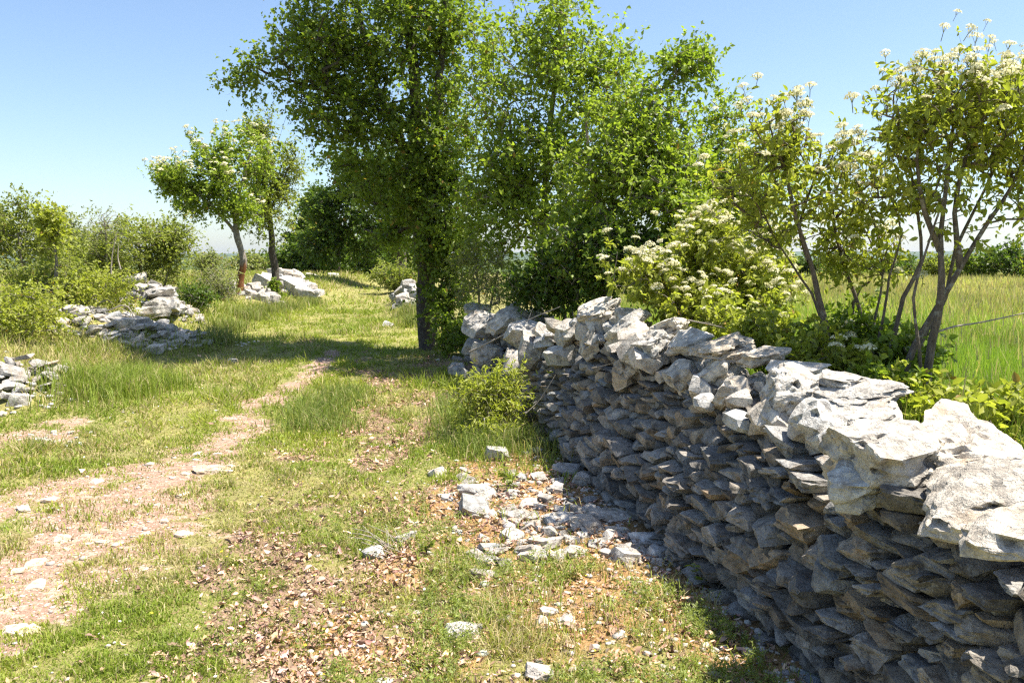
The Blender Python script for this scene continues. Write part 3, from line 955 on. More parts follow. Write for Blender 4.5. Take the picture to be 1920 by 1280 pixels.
def tree(name, label, cat, base, stems, blobs, tips, seed, per_tip=60, leaf=(.06, .038), spread=.22, pal='mid', bark=None, fine=False,
         droop=.25, tipr=.0035, flowers=0, fsize=.09, fl_far=False, twig=.10, updraw=.3, lf_up=.6, branch_bark=None, group=None, flz=None, keepf=.62):
    """stems: list of (points, base radius, top radius); blobs: list of (centre, radii, weight)"""
    r = np.random.default_rng(seed)
    base = np.asarray(base, float)
    t = thing(name, label, cat, base, group)
    bark = bark or M_BARK_GREY
    pos, par, srad = [], [], []
    sparts = []
    for (pts, r0, r1) in stems:
        sp = smooth_path(pts, .10)
        sp = sp + (np.stack([vn2(np.arange(len(sp)) * .35, k, seed) for k in range(3)], 1) - .5) * min(.05, r0 * .8)
        u = np.linspace(0, 1, len(sp))
        rad = r0 + (r1 - r0) * u ** .85
        rad[0] *= 1.25
        sd = 9 if r0 > .05 else 6
        V, F, C = tube(sp, rad, sd)
        V = V + unit(V - np.repeat(sp, sd, 0)) * ((vn3(V[:, 0] * 14, V[:, 1] * 14, V[:, 2] * 5, seed) - .5) * .35 * np.repeat(rad, sd))[:, None]
        sparts.append((V - base, F, C))
        n0 = len(pos)
        for k in range(len(sp)):
            pos.append(sp[k]); par.append(n0 + k - 1 if k else -1); srad.append(rad[k])
    for k, sp_ in enumerate(sparts):
        link('trunk' if len(sparts) == 1 else 'stem', mesh_np('trunk', sp_[0], sp_[1], None, bark, True), t)
    nst = len(pos)
    pos = list(pos)
    TP = in_blobs(r, blobs, int(tips / keepf) + 1, seed, keepf)
    tips = len(TP)
    TP[:, 2] = np.maximum(TP[:, 2], base[2] + .06)
    pa = np.array(pos)
    # a stem node is only usable once it is some way up
    start_ok = np.array([max(1, int(nst * .0))])
    d0 = np.min(np.linalg.norm(TP[:, None] - pa[None, ::3], axis=2), 1)
    buf = np.zeros((nst + tips * 14, 3)); buf[:nst] = pa; cnt = nst
    chains = []
    zmin = base[2] + .12 * (TP[:, 2].max() - base[2])
    for q in np.argsort(d0):
        tp = TP[q]
        A = buf[:cnt]
        dv = tp - A
        dist = np.linalg.norm(dv, axis=1)
        cost = dist * (1 + .55 * np.clip(-dv[:, 2] / (dist + .01), -.3, 1))
        k = int(np.argmin(cost))
        a = A[k].copy()
        ln = dist[k]
        if ln < .03: continue
        m = int(np.clip(ln / .13, 2, 10))
        tt = np.linspace(0, 1, m + 1)[1:, None]
        bend = r.normal(size=3) * ln * .14 + np.array([0, 0, updraw * ln * .35])
        P = a + (tp - a) * tt + bend * (tt * (1 - tt)) + r.normal(size=(m, 3)) * ln * .022
        P[-1] = tp
        ids = np.arange(cnt, cnt + m)
        buf[cnt:cnt + m] = P
        par += [k] + list(ids[:-1])
        cnt += m
        chains.append((k, ids))
    load = np.zeros(cnt)
    for k, ids in chains: load[ids[-1]] += 1
    for i in range(cnt - 1, nst - 1, -1):
        load[par[i]] += load[i]
    bparts = []
    for k, ids in chains:
        rad = tipr * np.maximum(load[ids], 1) ** .46
        p0 = buf[k]
        r0 = min(rad[0] * 1.15, srad[k] if k < nst else 9)
        rad = np.minimum(rad, r0)
        bparts.append(tube(np.vstack([p0, buf[ids]]), np.concatenate([[r0], rad]), 4 if load[ids[0]] < 6 else 6))
    V, F, C = join(bparts)
    link('branches', mesh_np('branches', V - base, F, None, branch_bark or bark, True), t, kind='stuff')
    # leafy shoots
    tipsP = np.array([buf[ids[-1]] for k, ids in chains])
    tipsD = unit(np.array([buf[ids[-1]] - buf[ids[0] if len(ids) < 3 else ids[-3]] for k, ids in chains]) + 1e-4)
    nt = len(tipsP)
    nsh = max(2, int(per_tip / 9))
    ti = np.repeat(np.arange(nt), nsh)
    dens = np.repeat(np.clip(r.gamma(2.2, .45, nt), .15, 2.2), nsh)
    n = len(ti)
    back = r.random((n, 1)) * spread * 1.4
    SP = tipsP[ti] - tipsD[ti] * back + r.normal(size=(n, 3)) * spread * .25
    SD = unit(r.normal(size=(n, 3)) + tipsD[ti] * .8 + np.array([0, 0, .35]))
    SL = spread * r.uniform(.6, 1.5, n) * np.clip(dens, .6, 1.3)
    lv = 9
    kk = np.repeat(np.arange(n), lv)
    keep = r.random(len(kk)) < np.clip(dens[kk], 0, 1)
    kk = kk[keep]
    u = r.random(len(kk)) ** .75
    LP = SP[kk] + SD[kk] * (SL[kk] * u)[:, None] + np.array([0, 0, -1.]) * (droop * SL[kk] * u * u)[:, None]
    LD = unit(SD[kk] * .7 + unit(r.normal(size=(len(kk), 3))) * .9 + np.array([0, 0, -droop * 1.3]))
    LN = unit(r.normal(size=(len(kk), 3)) * .55 + np.array([0, 0, lf_up]) + .35 * np.array([sdir.x, sdir.y, sdir.z]))
    sz = r.uniform(.42, 1.25, len(kk)) * np.where(u > .85, .75, 1)
    V, F, k_ = leaf_geo(LP, LD, LN, leaf[0] * sz, leaf[1] * sz, fine)
    lo, hi = np.array(PAL[pal][0]), np.array(PAL[pal][1])
    m = np.clip(.5 * r.random(len(kk)) + .35 * vn3(LP[:, 0] * 1.6, LP[:, 1] * 1.6, LP[:, 2] * 1.6, seed + 5) + .25 * (u > .8), 0, 1)[:, None]
    c = lo + (hi - lo) * m
    c = c * r.uniform(.85, 1.15, (len(kk), 1))
    od = r.random(len(kk)) < .012
    c[od] = np.array([.30, .20, .05]) * r.uniform(.7, 1.2, (od.sum(), 1))
    link('crown', mesh_np('crown', V - base, F, np.repeat(c, k_, 0), M_LEAF), t)
    # shoot twigs as slim strips
    if twig:
        wv = unit(np.cross(SD, r.normal(size=(n, 3)))) * (tipr * .55)
        e = SP + SD * SL[:, None] * .9 + np.array([0, 0, -1.]) * (droop * SL * .7)[:, None]
        V = np.stack([SP - wv, SP + wv, e], 1).reshape(-1, 3)
        link('shoots', mesh_np('shoots', V - base, np.arange(len(V)).reshape(-1, 3), None, branch_bark or bark), t, kind='stuff')
    # flower heads at the sunlit shoot ends
    if flowers:
        s_ = np.array([sdir.x, sdir.y * .3, sdir.z + .25]); s_ /= np.linalg.norm(s_)
        E = SP + SD * (SL * .95)[:, None]
        occ = np.zeros(n)
        for q in range(n):
            dv = tipsP - E[q]
            al = dv @ s_
            pr = np.linalg.norm(dv - al[:, None] * s_, axis=1)
            occ[q] = ((al > .03) & (pr < spread * 1.6)).sum()
        occ = occ + 4 * np.clip(.45 - SD[:, 2], 0, 2) + .9 * (E[:, 1] - E[:, 1].mean()) / max(spread, .1)
        if flz is not None:
            occ = occ + 50 * (E[:, 2] < flz)
        oo = np.argsort(occ + r.random(n) * 8.0)[:int(flowers * 1.7)]
        oo = r.permutation(oo)[:flowers]
        for i in oo:
            P = E[i] + np.array([0, 0, leaf[0] * r.uniform(.3, .8)])
            o = link('flower_cluster', (UMB_FAR if fl_far else UMB)[int(r.integers(3 if fl_far else 5))], t)
            o.location = [float(v) for v in P - base]
            s = fsize * r.uniform(.55, 1.15)
            o.scale = (s, s, s * r.uniform(.8, 1.2))
            o.rotation_euler = (r.normal() * .22, r.normal() * .22, r.uniform(0, 6.3))
    return t

def B(px, py, dep, rpx, rpy, rd=None, w=1.0):
    """ellipsoid by where its middle stands and how many photo pixels it spans"""
    k = dep / FPX
    return (at(px, py, dep), np.array([rpx * k, rd if rd is not None else rpx * k, rpy * k]), w)

def gbase(px, dep, dz=0):
    x = (px - 960) / FPX * dep
    return np.array([x, dep, float(height(x, dep, False)) - .05 + dz])

# --- the big maple by the track
b = gbase(802, 12.5)
st = [
    ([b, at(800, 560, 12.5), at(790, 430, 12.5), at(783, 300, 12.6), at(778, 180, 12.6), at(770, 40, 12.6), at(765, -140, 12.6), at(760, -320, 12.6)], .15, .04),
    ([at(790, 420, 12.5), at(812, 330, 12.3), at(818, 200, 12.2), at(830, 60, 12.2), at(850, -120, 12.2)], .085, .03),
    ([at(783, 330, 12.6), at(745, 250, 12.8), at(700, 150, 13.0), at(670, 20, 13.0), at(650, -140, 13.0)], .075, .03),
    ([at(775, 250, 12.6), at(700, 200, 12.2), at(610, 170, 12.0), at(520, 145, 11.9)], .05, .015),
    ([at(780, 420, 12.5), at(730, 440, 12.9), at(680, 430, 13.3)], .035, .012),
]
tree('maple_tree', 'tall dark leafy tree with ivy clad trunk beside the grassy track', 'tree', b, st, [
    B(740, -60, 12.6, 190, 130, 1.7, 3.2), B(720, 110, 12.6, 150, 110, 1.5, 2.6), B(600, 90, 12.2, 110, 90, 1.0, 1.4), B(490, 145, 12.0, 80, 35, .4, .55),
    B(530, 40, 12.2, 60, 60, .6, .5), B(650, 215, 12.2, 110, 60, .9, 1.0), B(700, 320, 12.5, 80, 80, .8, 1.0), B(860, 60, 12.4, 80, 130, 1.0, 1.5),
    B(820, 250, 12.0, 85, 110, .8, 1.5), B(830, 400, 12.0, 80, 90, .7, 1.3), B(850, 480, 12.1, 60, 70, .5, .9), B(745, 420, 12.9, 50, 60, .5, .5), B(800, 330, 11.9, 60, 70, .35, .8), B(820, 440, 11.9, 50, 60, .3, .6), B(850, 560, 12.0, 40, 40, .4, .4), B(740, -260, 12.6, 230, 130, 2.0, 1.6)],
    1000, 101, per_tip=90, leaf=(.068, .056), spread=.27, pal='mid', keepf=.75, bark=M_BARK_DARK, tipr=.0042, droop=.3)

# --- trees of the hedge row behind the wall
b = gbase(1010, 10.8)
tree('hedge_tree', 'airy light green tree rising to the picture top behind the slumped wall', 'tree', b, [
    ([b, at(1020, 400, 10.8), at(1030, 250, 10.8), at(1045, 100, 10.8), at(1060, -20, 10.8)], .07, .015),
    ([at(1015, 430, 10.8), at(970, 320, 10.9), at(950, 200, 11)], .04, .012), ([at(1025, 360, 10.8), at(1090, 260, 10.7), at(1120, 130, 10.7)], .04, .012)], [
    B(1040, 70, 10.8, 80, 110, .7, 1.2), B(950, 170, 10.9, 85, 140, .8, 1.4), B(1080, 190, 10.7, 80, 110, .8, 1.3), B(1000, 330, 10.6, 100, 110, .8, 1.8), B(1100, 360, 10.4, 80, 100, .8, 1.2), B(925, 380, 10.8, 75, 100, .7, 1.2), B(1150, 130, 10.7, 50, 80, .6, .6)],
    520, 102, per_tip=72, keepf=.75, leaf=(.07, .045), spread=.27, pal='light', tipr=.0035)
b = gbase(1130, 9.2)
tree('hedge_tree', 'bushy bright green tree leaning over the flowering bush, tip reaching into open sky', 'tree', b, [
    ([b, at(1140, 430, 9.2), at(1170, 310, 9.2), at(1220, 200, 9.2), at(1290, 110, 9.2)], .07, .012),
    ([at(1138, 440, 9.2), at(1110, 330, 9.1), at(1100, 220, 9.1)], .04, .012), ([at(1150, 400, 9.2), at(1240, 330, 9.0), at(1290, 280, 9)], .035, .01)], [
    B(1190, 220, 9.2, 90, 70, .7, 1.2), B(1290, 115, 9.2, 50, 45, .35, .45), B(1150, 330, 9.1, 100, 80, .8, 1.6), B(1250, 310, 9.0, 85, 75, .7, 1.2), B(1120, 440, 8.9, 100, 80, .8, 1.6), B(1260, 400, 8.9, 80, 70, .6, 1.0), B(1060, 480, 9.2, 70, 60, .6, .8)],
    470, 103, per_tip=72, keepf=.75, leaf=(.065, .042), spread=.24, pal='light', tipr=.0035)
b = gbase(1340, 9.6)
tree('hedge_tree', 'wispy pale green sapling top showing between the bright tree and flowering shrub', 'tree', b, [
    ([b, at(1345, 400, 9.6), at(1350, 300, 9.6), at(1360, 210, 9.6)], .035, .008)], [
    B(1360, 255, 9.6, 75, 75, .6, 1.), B(1370, 370, 9.5, 90, 70, .6, 1.3), B(1450, 350, 9.5, 70, 70, .5, .7)], 230, 104, per_tip=63, leaf=(.055, .034), spread=.24, pal='light', tipr=.0028)
b = gbase(1070, 9.6)
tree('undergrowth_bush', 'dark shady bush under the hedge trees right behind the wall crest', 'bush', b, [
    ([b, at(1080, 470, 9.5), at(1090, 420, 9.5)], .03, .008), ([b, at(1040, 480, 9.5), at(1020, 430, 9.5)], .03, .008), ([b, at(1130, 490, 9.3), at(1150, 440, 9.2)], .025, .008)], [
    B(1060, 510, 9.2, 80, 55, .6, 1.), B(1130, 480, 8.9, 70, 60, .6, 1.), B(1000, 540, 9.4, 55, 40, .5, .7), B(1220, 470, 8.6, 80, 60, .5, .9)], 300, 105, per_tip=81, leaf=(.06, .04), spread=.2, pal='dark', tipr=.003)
b = gbase(905, 10.6)
tree('juniper_bush', 'feathery yellowish bush between the big trunk and the slumped wall', 'bush', b, [
    ([b, at(895, 520, 10.6), at(885, 460, 10.6)], .025, .006), ([b, at(930, 520, 10.6), at(950, 470, 10.6)], .025, .006)], [
    B(890, 500, 10.5, 45, 55, .45, 1.), B(945, 515, 10.4, 50, 50, .45, 1.), B(910, 550, 10.3, 60, 30, .4, .7)], 210, 106, per_tip=80, leaf=(.035, .012), spread=.17, pal='olive', tipr=.0025, droop=.1)
b = gbase(835, 11.7)
tree('trunk_bush', 'rounded dark leafy bush at the foot of the big trunk', 'bush', b, [
    ([b, at(835, 620, 11.7), at(830, 590, 11.7)], .02, .006), ([b, at(850, 620, 11.6), at(865, 600, 11.6)], .02, .006)], [
    B(838, 622, 11.6, 45, 40, .35, 1.), B(865, 635, 11.4, 30, 24, .3, .6)], 130, 107, per_tip=62, leaf=(.055, .042), spread=.14, pal='mid', tipr=.0025)
b = on_ground(925, 822) + np.array([0, 0, -.02])
tree('leafy_bush', 'fresh green leafy bush growing against the wall end', 'bush', b, [
    ([b, b + [-.08, 0, .3], b + [-.15, .0, .5]], .008, .003), ([b, b + [.06, .05, .25], b + [.05, .1, .55]], .008, .003), ([b, b + [-.2, .05, .2], b + [-.3, .1, .36]], .008, .003)], [
    B(895, 740, b[1], 42, 50, .3, 1.), B(945, 735, b[1] + .1, 38, 50, .25, .9), B(920, 795, b[1] - .05, 60, 32, .3, 1.0)], 190, 108, per_tip=36, leaf=(.055, .016), spread=.16, pal='yellow', tipr=.002, fine=True, droop=.15)

# --- flowering shrubs
b = gbase(1330, 6.9)
tree('flowering_bush', 'broad bush covered in flat cream flower heads behind the wall crest', 'bush', b, [
    ([b, at(1320, 500, 6.8), at(1330, 430, 6.8)], .02, .006), ([b, at(1260, 520, 6.7), at(1220, 490, 6.7)], .02, .006), ([b, at(1400, 510, 6.8), at(1440, 450, 6.8)], .02, .006)], [
    B(1220, 520, 6.6, 75, 50, .45, .9), B(1330, 470, 6.8, 80, 75, .5, 1.3), B(1430, 470, 6.9, 65, 70, .5, 1.1), B(1380, 555, 6.5, 95, 60, .4, 1.2), B(1290, 560, 6.4, 80, 50, .35, 1.0)],
    420, 109, per_tip=54, leaf=(.056, .034), spread=.13, pal='yellow', tipr=.0025, flowers=240, fsize=.088, fine=True, branch_bark=M_BARK_GREY)
b = at(1558, 690, 5.0)
b[2] = float(height(b[0], b[1])) - .05
b2 = b + [.16, .05, 0]
tree('flowering_shrub', 'slender many stemmed shrub with cream flower heads at mid wall', 'shrub', b, [
    ([b, at(1552, 640, 5.0), at(1535, 560, 5.0), at(1522, 500, 5.0), at(1500, 430, 5.0), at(1478, 350, 5.0), at(1460, 280, 5.0)], .024, .007),
    ([b, at(1540, 600, 5.1), at(1500, 520, 5.15), at(1450, 440, 5.2), at(1410, 350, 5.2)], .013, .004),
    ([b2, at(1640, 600, 5.1), at(1655, 520, 5.1), at(1640, 420, 5.1), at(1600, 330, 5.1)], .012, .004),
    ([at(1518, 490, 5.0), at(1500, 420, 5.2), at(1530, 330, 5.2), at(1540, 280, 5.2)], .014, .005),
    ([b2, at(1612, 640, 5.2), at(1612, 580, 5.2), at(1590, 520, 5.2), at(1570, 450, 5.2), at(1560, 380, 5.2)], .020, .006),
    ([b2, at(1600, 570, 5.3), at(1630, 530, 5.3), at(1650, 450, 5.3), at(1610, 350, 5.3)], .014, .005)], [
    B(1450, 255, 5.0, 65, 63, .28, 1.), B(1400, 330, 5.1, 71, 63, .3, .9), B(1500, 320, 5.1, 83, 80, .35, 1.3), B(1560, 400, 5.2, 83, 80, .35, 1.2), B(1590, 320, 5.2, 65, 57, .3, .8), B(1600, 470, 5.2, 71, 57, .3, .8), B(1440, 420, 5.2, 59, 57, .25, .6)],
    390, 110, per_tip=18, leaf=(.052, .026), spread=.16, pal='yellow', tipr=.0022, flowers=130, fsize=.078, fine=True, droop=.3, keepf=.75, bark=M_BARK_STEM)
b = at(1738, 745, 4.5)
b[2] = float(height(b[0], b[1])) - .05
b3 = b + [-.14, .12, 0]
b4 = b + [-.24, .3, 0]
tree('flowering_shrub', 'tallest flowering shrub with forked stems and cream heads against the sky', 'shrub', b, [
    ([b, at(1742, 690, 4.5), at(1756, 600, 4.5), at(1760, 520, 4.5), at(1762, 440, 4.55), at(1775, 350, 4.6), at(1785, 260, 4.6), at(1790, 190, 4.6)], .030, .007),
    ([b3, at(1700, 690, 4.6), at(1752, 580, 4.6), at(1800, 500, 4.6), at(1850, 420, 4.6), at(1900, 350, 4.65), at(1935, 250, 4.7)], .025, .007),
    ([b4, at(1675, 640, 4.8), at(1690, 560, 4.8), at(1725, 490, 4.8), at(1720, 400, 4.8), at(1705, 300, 4.8)], .022, .006),
    ([b3, at(1720, 660, 4.7), at(1770, 560, 4.75), at(1790, 470, 4.8), at(1860, 330, 4.9), at(1890, 220, 4.9)], .018, .005),
    ([b4, at(1655, 600, 4.9), at(1665, 520, 4.9), at(1690, 440, 4.9), at(1670, 370, 4.9)], .013, .004),
    ([b, at(1725, 660, 4.4), at(1710, 560, 4.4), at(1735, 470, 4.45), at(1770, 370, 4.45)], .014, .005),
    ([at(1762, 470, 4.55), at(1735, 400, 4.5), at(1720, 300, 4.5), at(1730, 200, 4.5)], .017, .006),
    ([at(1800, 500, 4.6), at(1790, 400, 4.6), at(1810, 300, 4.6), at(1840, 200, 4.6)], .018, .006)], [
    B(1730, 195, 4.55, 77, 75, .28, 1.1), B(1820, 165, 4.6, 88, 63, .3, 1.3), B(1900, 195, 4.7, 83, 80, .35, 1.2), B(1720, 260, 4.6, 71, 69, .3, 1.1), B(1800, 240, 4.6, 94, 80, .35, 1.5), B(1890, 280, 4.7, 83, 69, .35, 1.1),
    B(1680, 360, 4.8, 71, 57, .3, .9), B(1760, 360, 4.6, 71, 57, .3, .7), B(1880, 390, 4.7, 59, 40, .3, .5), B(1990, 270, 4.8, 71, 103, .4, .9)],
    640, 111, per_tip=18, leaf=(.050, .026), spread=.155, pal='yellow', tipr=.0022, flowers=250, fsize=.076, fine=True, droop=.3, keepf=.75, bark=M_BARK_STEM)

# --- low brambles behind the wall
def bramble(label, blobs, n, seed, pal='yellow', flowers=0, leaf=(.055, .036)):
    c = np.mean([q[0] for q in blobs], 0)
    c[2] = float(height(c[0], c[1])) - .03
    st = []
    for q in blobs:
        g = q[0].copy(); g[2] = float(height(g[0], g[1])) - .03
        st.append(([g, (g + q[0]) / 2 + [.02, .02, 0], q[0]], .010, .003))
    return tree('bramble_bush', label, 'bush', c, st, blobs, n, seed, per_tip=52, leaf=leaf, spread=.12, pal=pal, tipr=.002, fine=True, flowers=flowers, fsize=.085)
bramble('low yellow green bramble in front of the slender shrub stems', [B(1430, 625, 5.3, 65, 42, .3, 1.), B(1520, 660, 5.0, 70, 42, .3, 1.), B(1600, 690, 4.8, 55, 40, .25, .9), B(1360, 600, 5.9, 55, 40, .3, .8)], 210, 112, flowers=9)
bramble('sunlit bramble bank beside the nearest capstones', [B(1780, 790, 4.0, 70, 50, .3, 1.), B(1860, 780, 4.1, 70, 60, .35, 1.2), B(1950, 790, 4.0, 60, 60, .3, 1.), B(1730, 740, 4.2, 45, 35, .2, .6)], 200, 113, pal='yellow')
bramble('darker bramble tangle around the forked stem bases', [B(1650, 690, 4.9, 60, 45, .3, 1.), B(1590, 620, 5.4, 60, 40, .3, .7), B(1700, 660, 4.9, 60, 45, .3, .8), B(1660, 730, 4.4, 60, 30, .2, .7), B(1620, 650, 5.0, 60, 50, .3, .9)], 320, 114, pal='mid')

# --- across the track
b = gbase(447, 19.6)
tr_ = [b, at(447, 550, 19.6), at(456, 490, 19.6), at(446, 445, 19.6), at(442, 405, 19.6)]
tree('blossom_tree', 'small rounded tree with cream blossom and reddish peeled trunk', 'tree', b, [
    (tr_, .088, .066), ([tr_[-1], at(430, 360, 19.6), at(400, 310, 19.6)], .06, .02), ([tr_[-1], at(452, 350, 19.6), at(470, 290, 19.6)], .06, .02), ([at(446, 440, 19.6), at(400, 390, 19.4), at(350, 350, 19.4)], .05, .02)], [
    B(400, 320, 19.5, 75, 55, .9, 1.3), B(325, 335, 19.4, 45, 28, .5, .6), B(360, 370, 19.4, 55, 30, .6, .8), B(460, 310, 20.0, 65, 70, .9, 1.4), B(440, 390, 19.5, 55, 30, .6, .5)],
    320, 115, per_tip=72, keepf=.8, leaf=(.085, .06), spread=.25, pal='light', bark=M_BARK_PEEL, branch_bark=M_BARK_GREY, tipr=.0045, flowers=110, fsize=.13, fl_far=True)
b = gbase(517, 21.2)
tree('slim_tree', 'slim upright tree with dark ivied trunk next to the blossom tree', 'tree', b, [
    ([b, at(516, 520, 21.2), at(510, 450, 21.2), at(500, 380, 21.2), at(492, 300, 21.2), at(488, 230, 21.2)], .11, .025), ([at(505, 400, 21.2), at(530, 340, 21.2), at(555, 290, 21.2)], .04, .012)], [
    B(490, 235, 21.2, 28, 35, .4, .5), B(500, 320, 21.2, 60, 65, .8, 1.3), B(535, 310, 21.2, 40, 45, .5, .7), B(510, 400, 21.2, 55, 60, .8, 1.2)],
    290, 116, per_tip=54, leaf=(.08, .05), spread=.27, pal='olive', bark=M_BARK_DARK, tipr=.004)
b = gbase(517, 20.9)
tree('ivy_clump', 'green ivy clump at the base of the slim dark trunk', 'ivy', b, [([b, at(516, 545, 20.9), at(515, 525, 20.95)], .02, .006)], [B(516, 548, 20.9, 13, 22, .2, 1.)], 40, 117, per_tip=60, leaf=(.07, .06), spread=.12, pal='mid')
b = gbase(755, 31)
tree('oak_tree', 'dense dark round tree overhanging the far end of the track', 'tree', b, [
    ([b, at(752, 490, 31), at(745, 440, 31), at(720, 380, 31), at(700, 330, 31)], .22, .08), ([at(745, 440, 31), at(700, 430, 31), at(650, 425, 31)], .10, .03), ([at(725, 390, 31), at(660, 340, 31), at(630, 300, 31)], .1, .03)], [
    B(660, 320, 31, 65, 55, 1.2, 1.2), B(610, 400, 31, 60, 55, 1.2, 1.2), B(700, 390, 31, 80, 70, 1.5, 1.6), B(620, 460, 31, 65, 35, 1.2, .9), B(700, 450, 31, 60, 35, 1.2, .7), B(740, 320, 31, 70, 60, 1.5, 1.)],
    520, 118, per_tip=80, leaf=(.14, .10), spread=.42, pal='dark', keepf=.75, bark=M_BARK_DARK, tipr=.007)
def bush(label, px, py, dep, rpx, rpy, n, seed, pal, leaf=(.12, .08), per=54, spread=.3, name='bush', extra=(), dead=False, group=None, rd=None):
    bl = [B(px, py, dep, rpx, rpy, rd, 1.)] + [B(*e) for e in extra]
    b = gbase(px, dep)
    st = []
    for q in bl:
        g = np.array([b[0] * .5 + q[0][0] * .5, b[1] * .5 + q[0][1] * .5, b[2]])
        g[2] = float(height(g[0], g[1])) - .04
        st.append(([g, (g * .45 + q[0] * .55) + [.04, .03, 0], q[0] + [0, 0, q[1][2] * .3]], .003 * dep * .6, .001 * dep))
    return tree(name, label, 'bush', b, st, bl, n, seed, per_tip=per, leaf=leaf, spread=spread, pal=pal, tipr=.00022 * dep, bark=M_TWIG if dead else M_BARK_GREY, group=group)
bush('low round bush at the far end of the track under the oak', 705, 492, 44, 65, 40, 220, 120, 'mid', (.16, .12), 54, .42)
bush('pale bush beyond the blossom tree and boulder row', 560, 495, 40, 45, 30, 110, 121, 'olive', (.15, .10), 54, .4)
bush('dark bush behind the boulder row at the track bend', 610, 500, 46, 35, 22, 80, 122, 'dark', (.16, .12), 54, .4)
bush('bramble and tall weeds on the bank behind the big trunk', 740, 515, 27, 45, 28, 150, 123, 'olive', (.10, .05), 54, .26)
b = gbase(600, 47)
tree('far_oak', 'second dark tree closing the far end of the track beyond the oak', 'tree', b, [([b, at(600, 480, 47), at(605, 430, 47), at(600, 380, 47)], .18, .06)], [B(600, 400, 47, 50, 50, 1.5, 1.), B(590, 455, 47, 55, 35, 1.5, 1.), B(660, 460, 47, 60, 40, 1.5, 1.)], 300, 125, per_tip=72, leaf=(.20, .15), spread=.55, pal='dark', bark=M_BARK_DARK, tipr=.008)
bush('wide dark hedge mass closing the view beneath the oak crown', 665, 492, 58, 75, 30, 220, 126, 'dark', (.24, .18), 63, .6, extra=((760, 490, 57, 50, 26, None, .8), (570, 497, 58, 45, 22, None, .8)))
bush('low far scrub on the horizon between blossom tree and boulders', 470, 492, 52, 50, 14, 90, 127, 'grey', (.2, .13), 45, .45)
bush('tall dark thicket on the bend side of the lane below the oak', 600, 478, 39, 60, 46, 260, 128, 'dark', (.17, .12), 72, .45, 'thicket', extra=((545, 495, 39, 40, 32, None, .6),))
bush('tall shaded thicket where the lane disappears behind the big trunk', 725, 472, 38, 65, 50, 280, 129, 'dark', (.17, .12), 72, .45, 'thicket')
b = gbase(632, 37)
tree('thin_tree', 'thin leaning trunk standing far off on the track verge', 'tree', b, [([b, at(634, 505, 37), at(628, 480, 37), at(620, 440, 37)], .12, .05)], [B(620, 440, 37, 45, 25, .9, 1.)], 60, 124, per_tip=54, leaf=(.15, .11), spread=.4, pal='mid', bark=M_BARK_DARK, tipr=.006)

# scrub on the far side of the track
bush('tall scrubby grey green bush at the frame edge behind the slab heap', 35, 470, 13.2, 95, 105, 520, 130, 'olive', (.055, .034), 72, .24, 'scrub_bush', ((-40, 420, 13.6, 60, 60, None, .6), (100, 520, 13.0, 70, 60, None, .9)))
bush('wide twiggy bush with bare stems behind the stacked blocks', 260, 470, 17.5, 95, 60, 420, 131, 'olive', (.07, .042), 72, .30, 'scrub_bush', ((325, 470, 17.8, 55, 55, None, .8), (190, 500, 17.0, 70, 60, None, .8)))
bush('small leafy sapling poking above the grey green scrub', 95, 410, 12.6, 28, 32, 45, 132, 'yellow', (.075, .05), 50, .17, 'sapling', ((100, 450, 12.6, 16, 25, None, .5),))
bush('thin bare twigged hawthorn standing tall out of the scrub', 195, 420, 16.5, 36, 38, 60, 133, 'grey', (.04, .024), 26, .3, 'hawthorn')
bush('low bright green scrub in front of the grey green bush', 60, 590, 11.4, 95, 55, 330, 134, 'yellow', (.052, .032), 63, .2, 'scrub_bush', ((175, 555, 12.9, 75, 45, None, .9),))
bush('grey brown tangle of dry twigs beside the reddish trunk', 405, 535, 18.6, 45, 34, 220, 135, 'grey', (.05, .03), 27, .26, 'dry_bush', (), True)
bush('dark hollow bush behind the stacked pale blocks', 365, 560, 16.3, 30, 28, 90, 136, 'dark', (.055, .034), 54, .2, 'scrub_bush')
bush('spiky scrub rising behind the wide twiggy bush', 130, 450, 18.0, 80, 50, 240, 137, 'grey', (.065, .04), 63, .3, 'scrub_bush')
bush('distant grey bush seen between scrub and blossom tree', 395, 490, 30, 40, 18, 80, 138, 'grey', (.10, .06), 45, .3)

# hedge across the field
for k, (px, py, dep, rx, ry, pal, lab) in enumerate([
    (1905, 488, 42, 60, 32, 'dark', 'dark round hedge bush at the field edge where the picture ends'),
    (1830, 497, 44, 48, 26, 'mid', 'mid green hedge bush next to the dark one across the field'),
    (1765, 502, 46, 42, 22, 'olive', 'olive hedge bush across the field seen through the forked stems'),
    (1680, 503, 48, 45, 22, 'dark', 'dark hedge bush across the field between the two flowering shrubs'),
    (1590, 500, 48, 48, 24, 'mid', 'hedge bush across the field behind the slender shrub'),
    (1510, 502, 50, 42, 22, 'dark', 'dark hedge bush across the field beside the broad flowering bush'),
    (1990, 485, 40, 60, 35, 'mid', 'tall hedge bush ending the row across the field')]):
    bush(lab, px, py, dep, rx, ry, 100, 140 + k, pal, (.17, .12), 60, .42, 'hedge_bush', group='hedge across the field')

